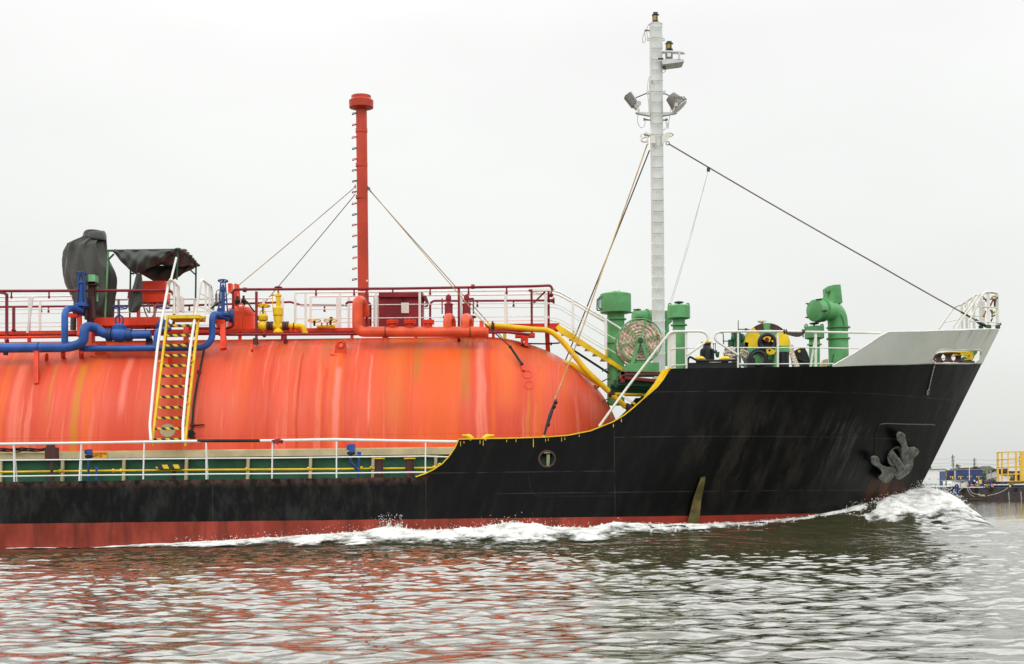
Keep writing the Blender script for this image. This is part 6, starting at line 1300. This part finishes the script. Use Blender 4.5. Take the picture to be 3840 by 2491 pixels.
for x, y in ((1312,790),(1362,818)): MB().plate([Z_(x-18,y+15,-.25), Z_(x-14,y-20,-.25), Z_(x+16,y-8,-.25), Z_(x+5,y+20,-.25)][::-1], .04).part('drum_cutout', 'far_white', wn)
for x in (1360, 1550): MB().box(Z_(x-45,860,-.3), Z_(x+45,852,-.2)).box(Z_(x-4,915,-.3), Z_(x+4,855,-.2)).box(Z_(x-45,888,-.3), Z_(x+45,880,-.2)).part('guard_rail', 'far_yellow', bg_)
MB().box(Z_(1390,850,-.1), Z_(1445,770,0)).part('ladder', 'far_yellow', bg_)
MB().box(Z_(1118,905,-.3), Z_(1160,878,-.2)).box(Z_(1980,915,-.3), Z_(2012,870,-.2)).part('marker_box', 'far_yellow', bg_)
mach = MB(); bx2(mach, 1700, 915, 2400, 868, 1, 5); bx2(mach, 1760, 850, 1930, 805, 1, 4); bx2(mach, 1620, 900, 1720, 880, 1, 3); mach.part('turntable_base', 'far_navy', bg_)
MB().box(Z_(1815,850,.5), Z_(1905,808,.6)).part('panel', 'far_blue', bg_)
# yellow cage, round in plan
cg = MB(); ccx = Z_(2290,800,6); Rg = (Z_(2290,0)-Z_(1745,0)).length*.98
def cgp(a, y): q = Z_(2290, y, 6); return Vector((q.x-Rg*math.cos(a), q.y-Rg*math.sin(a)*.9, q.z))
an_ = [math.radians(v) for v in (0,18,35,52,68,85,100,120,150,180,205,230,250,270,290,310,330,345)]
for a in an_: cg.bar(cgp(a,232), cgp(a,802), .15, .15)
for y in (232,372,520,660,800): cg.tube([cgp(a,y) for a in np.linspace(0,2*math.pi,41)[:-1]], .075, 6, closed=True)
cage = cg.part('cage', 'far_yellow', bg_)
bx2(MB(), 2205, 800, 2262, 215, -.2, .5).part('cage_column', 'far_yellow', cage); bx2(MB(), 1900, 845, 2400, 815, 1, 9).part('cage_floor', 'far_yellow', cage)
MB().box(Z_(1760,822,.8), Z_(2400,800,1)).part('cage_ring', 'far_navy', cage)
# low flat barge on the left with its railing
b2_ = thing('deck_barge', 'low dark barge with a pale deck and thin green railing behind the bow wave', 'barge', (Z_(640,1100).x, YG_+4, 0))
MB().box((Z_(-400,0).x, YG_+.5, -.5), (Z_(992,0).x, YG_+8, Z_(600,912).z)).part('hull', 'far_navy', b2_)
MB().box((Z_(-420,0).x, YG_+.4, Z_(600,911).z), (Z_(950,0).x, YG_+8.1, Z_(600,884).z)).part('deck', 'far_white', b2_)
g_ = MB()
for y in (850, 868): g_.bar(Z_(-380,y+10,.5), Z_(930,y,.5), .05, .06)
for x in range(-340, 960, 90): g_.bar(Z_(x,888,.5), Z_(x,846,.5), .05, .06)
g_.part('guard_rail', 'dark_green', b2_)
MB().bar(Z_(945,900,0), Z_(930,1040,0), .3, .35).bar(Z_(1000,1080,0), Z_(985,890,0), .3, .35).bar(Z_(700,1060,0), Z_(990,1020,0), .3, .4).part('bow_frame', 'far_blue', b2_)
MB().box(Z_(840,892,.3), Z_(965,852,.6)).part('hose_box', 'far_white', b2_)
for x, y in ((305,895),(965,890)): tag(MB().torus(Z_(x,y,.1), (0,1,0), m(26/5.15,YG_), m(11/5.15,YG_), 20, 8).part('tyre_fender', 'rubber'), 'black tyre hung over the %s of the low pale-decked barge' % ('near corner beside the tanker stem' if x < 500 else 'blue end frame'), 'tyre', 'tyre fenders on the barges')
for (x, y), l in zip(((1097,968),(1347,962),(1635,962),(2112,955)), ('below the white deckhouse','under the blue winch','below the right end of the blue winch','below the yellow cage')):
    tag(MB().torus(Z_(x,y,-.3), (0,1,0), m(28/5.15,YG_), m(11/5.15,YG_), 20, 8).part('tyre_fender', 'rubber'), 'black tyre fender on the dark barge side '+l, 'tyre', 'tyre fenders on the barges')
for x, l in ((1262,'red life ring on the barge rail under the left winch drum'),(1657,'red life ring on the barge rail at the right end of the winch')):
    r_ = thing('life_ring', l, 'life ring', tuple(Z_(x,912,-.4)), 'life rings on the barge'); MB().torus(Z_(x,882,-.4), (0,1,0), m(22/5.15,YG_), m(8/5.15,YG_), 20, 8).part('ring', 'life_red', r_)
    for a in (0.6, 2.2, 3.8, 5.3): c0 = Z_(x,882,-.4)+Vector((m(22/5.15,YG_)*math.cos(a),0,m(22/5.15,YG_)*math.sin(a))); MB().ball(c0, m(9/5.15,YG_), (1,1,1), 8, 6).part('band', 'far_white', r_)
for pts, l in ((((1090,920),(1045,955),(1000,1000)),'short pale mooring line at the left end of the barge side'),(((1165,915),(1185,985),(1230,1055),(1310,1102)),'outer of two slack mooring lines that hang from the white deckhouse'),(((1198,915),(1225,980),(1280,1035),(1385,1056)),'inner of two slack mooring lines that hang from the white deckhouse'),(((1955,920),(1870,985),(1720,1045),(1558,1078)),'long pale mooring line from the cage base down to the raft')):
    tag(MB().tube([Z_(x, y, -.45) for x, y in pts], .05, 6, .5).part('mooring_line', 'rope_white'), l, 'rope', 'mooring lines on the barge')
rf_ = bx2(MB(), 1212, 1172, 1522, 1100, -2.5, 2.2); raft = rf_.part('work_raft', 'far_hull_low'); tag(raft, 'small low raft lying against the side of the dark barge', 'raft')
MB().box(Z_(1205,1104,-2.6), Z_(1525,1094,-.4)).part('deck', 'timber', raft); 
rh = MB()
for _ in range(14): rh.ball(Z_(1440+fr_.uniform(-55,70), 1082+fr_.uniform(-22,8), -1.6), fr_.uniform(.06,.18), (1,1,1), 8, 5)
tag(rh.part('rope_pile', 'rope_white'), 'pale heap of rope on the small raft', 'rope')
# bank, sheds, trees, poles
YK = 420.
bank = MB(); bank.grid([[Vector((x, YK+yy, zz+.25*math.sin(x*.05)+.15*math.sin(x*.31))) for yy, zz in ((-14,-1),(-8,.6),(-2,1.3),(60,1.5),(4000,1.6))] for x in np.linspace(-2500, 2500, 400)])
bk_ = bank.part('river_bank', 'bank_earth'); bk_['kind'] = 'structure'
def S_(x, y, o=0.): return Mz(x, y, YK+o)
sh = MB().box(S_(300,900,0), S_(766,560,0)+Vector((0,30,0))); sh = sh.part('warehouse', 'far_white'); tag(sh, 'long plain white warehouse on the far bank left of the blue cabin', 'building')
MB().box(S_(290,562,-.5), S_(772,556,-.5)+Vector((0,31,0))).part('roof', 'far_grey', sh)
for x in (440, 610, 710): MB().box(S_(x-14,762,-.1), S_(x+14,748,.0)).part('vent_opening', 'far_grey', sh)
hs_ = thing('shed', 'pale grey hip-roofed shed rising behind the trees', 'building', tuple(S_(1530,760,30)))
MB().box(S_(1370,850,30), S_(1700,595,30)+Vector((0,20,0))).part('wall', 'far_grey', hs_)
o_ = [S_(1335,560,28), S_(1455,508,28), S_(1600,505,28), S_(1720,560,28), S_(1720,600,28), S_(1335,600,28)]; MB().plate(o_[::-1], 24).part('roof', 'pole_concrete', hs_)
h2 = thing('river_house', 'dark low house seen through the yellow cage', 'building', tuple(S_(2000,800,5)))
MB().box(S_(1990,850,4), S_(2230,600,4)+Vector((0,8,0))).part('wall', 'house_brown', h2); MB().plate([S_(1790,560,2), S_(1960,548,2), S_(1965,600,2), S_(2230,612,2), S_(2230,640,2), S_(1960,650,2), S_(1800,600,2)][::-1], 10).part('roof', 'house_brown', h2); MB().box(S_(2150,800,3.5), S_(2210,690,3.8)).part('door', 'maroon', h2); MB().box(S_(1800,800,3), S_(1985,690,6)).part('side_wall', 'far_white', h2)
pr = MB(); 
for k in range(9): x = 1555+k*24; pr.bar(S_(x,760-k*6,-10), S_(x,660-k*8,-10), .1, .12)
pr.bar(S_(1540,745,-10), S_(1770,690,-10), .1, .2); pr.bar(S_(1540,700,-10), S_(1770,640,-10), .1, .1); tag(pr.part('jetty', 'far_white'), 'white railed jetty on the far bank beside the yellow cage', 'jetty')
for x, y0 in ((1548,625),(1624,605)):
    tag(MB().cyl(S_(x,770,-12), S_(x,y0,-12), .11, 8).ball(S_(x,y0,-12), .3, (1.3,1,.5), 8, 5).part('lamp_post', 'far_grey'), 'slim lamp post on the far jetty, %s of two' % ('nearer the blue cabin, the shorter' if x < 1600 else 'nearer the yellow cage, the taller'), 'lamp post', 'lamp posts on the jetty')
YPo = 470.
def U_(x, y, o=0.): return Mz(x, y, YPo+o)
for x0, yt, x1, yb, l in ((886,288,905,700,'tall concrete power pole left above the blue cabin, the tallest'),(1306,350,1312,700,'concrete power pole above the right half of the blue cabin'),(2190,280,2192,760,'power pole seen behind the yellow cage column')):
    pl = MB().cyl(U_(x1,yb), U_(x0,yt), .20, 10).part('power_pole', 'pole_concrete'); tag(pl, l, 'power pole', 'power poles along the far bank')
    for dy, w_ in ((34,44),(105,36),(175,36)):
        MB().bar(U_(x0-18 if x0 < 1000 or x0 > 2000 else x0,yt+dy,-.5), U_(x0+w_,yt+dy-2,-.5), .12, .12).part('crossarm', 'pole_concrete', pl)
        for q in (-18, 30): MB().bar(U_(x0+q,yt+dy,-.5), U_(x0+q,yt+dy+38,-.5), .10, .12).part('insulator', 'house_brown', pl)
for y0, y1, y2 in ((375,385,390),(455,458,470),(510,480,486)):
    k = MB().tube([U_(-1200,y0+18), U_(400,y0+8), U_(888,y0-8), U_(1100,y1+3), U_(1308,y1-1), U_(1750,y2+6), U_(2190,y2-60), U_(3200,y2-40)], .03, 5)
    tag(k.part('power_line', 'pole_concrete'), {375:'uppermost power line strung between the far poles',455:'middle power line strung between the far poles',510:'lowest power line strung between the far poles'}[y0], 'power line', 'power lines over the far bank')
mt, t, b = nodes('leaf'); co = objco(t); oi = tn(t, 'ObjectInfo')
c = mix(t, ramp(t, noise(t, co, .9, 4), .35, .65), (.045,.085,.025), (.11,.15,.05)); t.links.new(c, b.inputs['Base Color']); b.inputs['Roughness'].default_value = .7
def tree(x, yt, yb, w_, o, label, sp=1.):
    base = S_(x, yb, o); top = S_(x, yt, o); h = top.z-1.3; root = Vector((base.x, base.y, 1.3)); R = m(w_*.7/5.1477, YK+o)
    tr = thing('tree', label, 'tree', tuple(root), 'trees on the far bank')
    tk = MB().tube([root-Vector((0,0,.6)), root+Vector((.1,0,h*.35)), root+Vector((.3,.2,h*.75))], [.14,.10,.04], 7)
    for k in range(6): a = k*1.1; tk.tube([root+Vector((.1,0,h*(.35+.06*k))), root+Vector((R*.6*math.cos(a), R*.6*math.sin(a), h*(.55+.07*k)))], [.05,.02], 5)
    tk.part('trunk', 'trunk_bark', tr)
    cn = MB(); cl_ = [(fr_.normal(0,R*.42), fr_.normal(0,R*.42), h*(.45+.5*fr_.random()), R*fr_.uniform(.22,.42)) for _ in range(22)]
    for cx2, cy2, cz2, rr in cl_:
        sh_ = 1-.5*max(0, (cz2/h-.6)); 
        for _ in range(46):
            v = Vector(fr_.normal(0, 1, 3)).normalized()*rr*fr_.random()**.4; p = root+Vector((cx2*sh_, cy2*sh_, min(cz2, h-rr*.6)))+v; u = Vector(fr_.normal(0,1,3)).normalized(); s2 = fr_.uniform(.08,.2); w2 = u.orthogonal().normalized()
            cn.add([p-u*s2, p+w2*s2*.5, p+u*s2, p-w2*s2*.5], [(0,1,2,3)])
    cn.part('crown', 'leaf', tr, smooth=False)
for a in ((990,462,820,130,6,'light green tree showing tallest above the blue cabin roof'),(842,545,820,120,6,'low bushy tree just left of the tall power pole'),(1078,510,820,60,8,'narrow tree right of the tallest tree above the blue cabin'),(1530,548,820,170,4,'broad tree right of the blue cabin below the grey roof'),(1630,560,820,150,8,'tree between the grey roof and the yellow cage'),(1735,545,820,130,12,'dark tree just left of the yellow cage posts'),(1480,575,820,100,2,'small tree touching the right edge of the blue cabin'),(2030,690,840,110,0,'low shrub-like tree inside the view of the yellow cage'),(455,480,700,60,60,'tree tip peeping over the white warehouse by the tanker stem')): tree(*a)
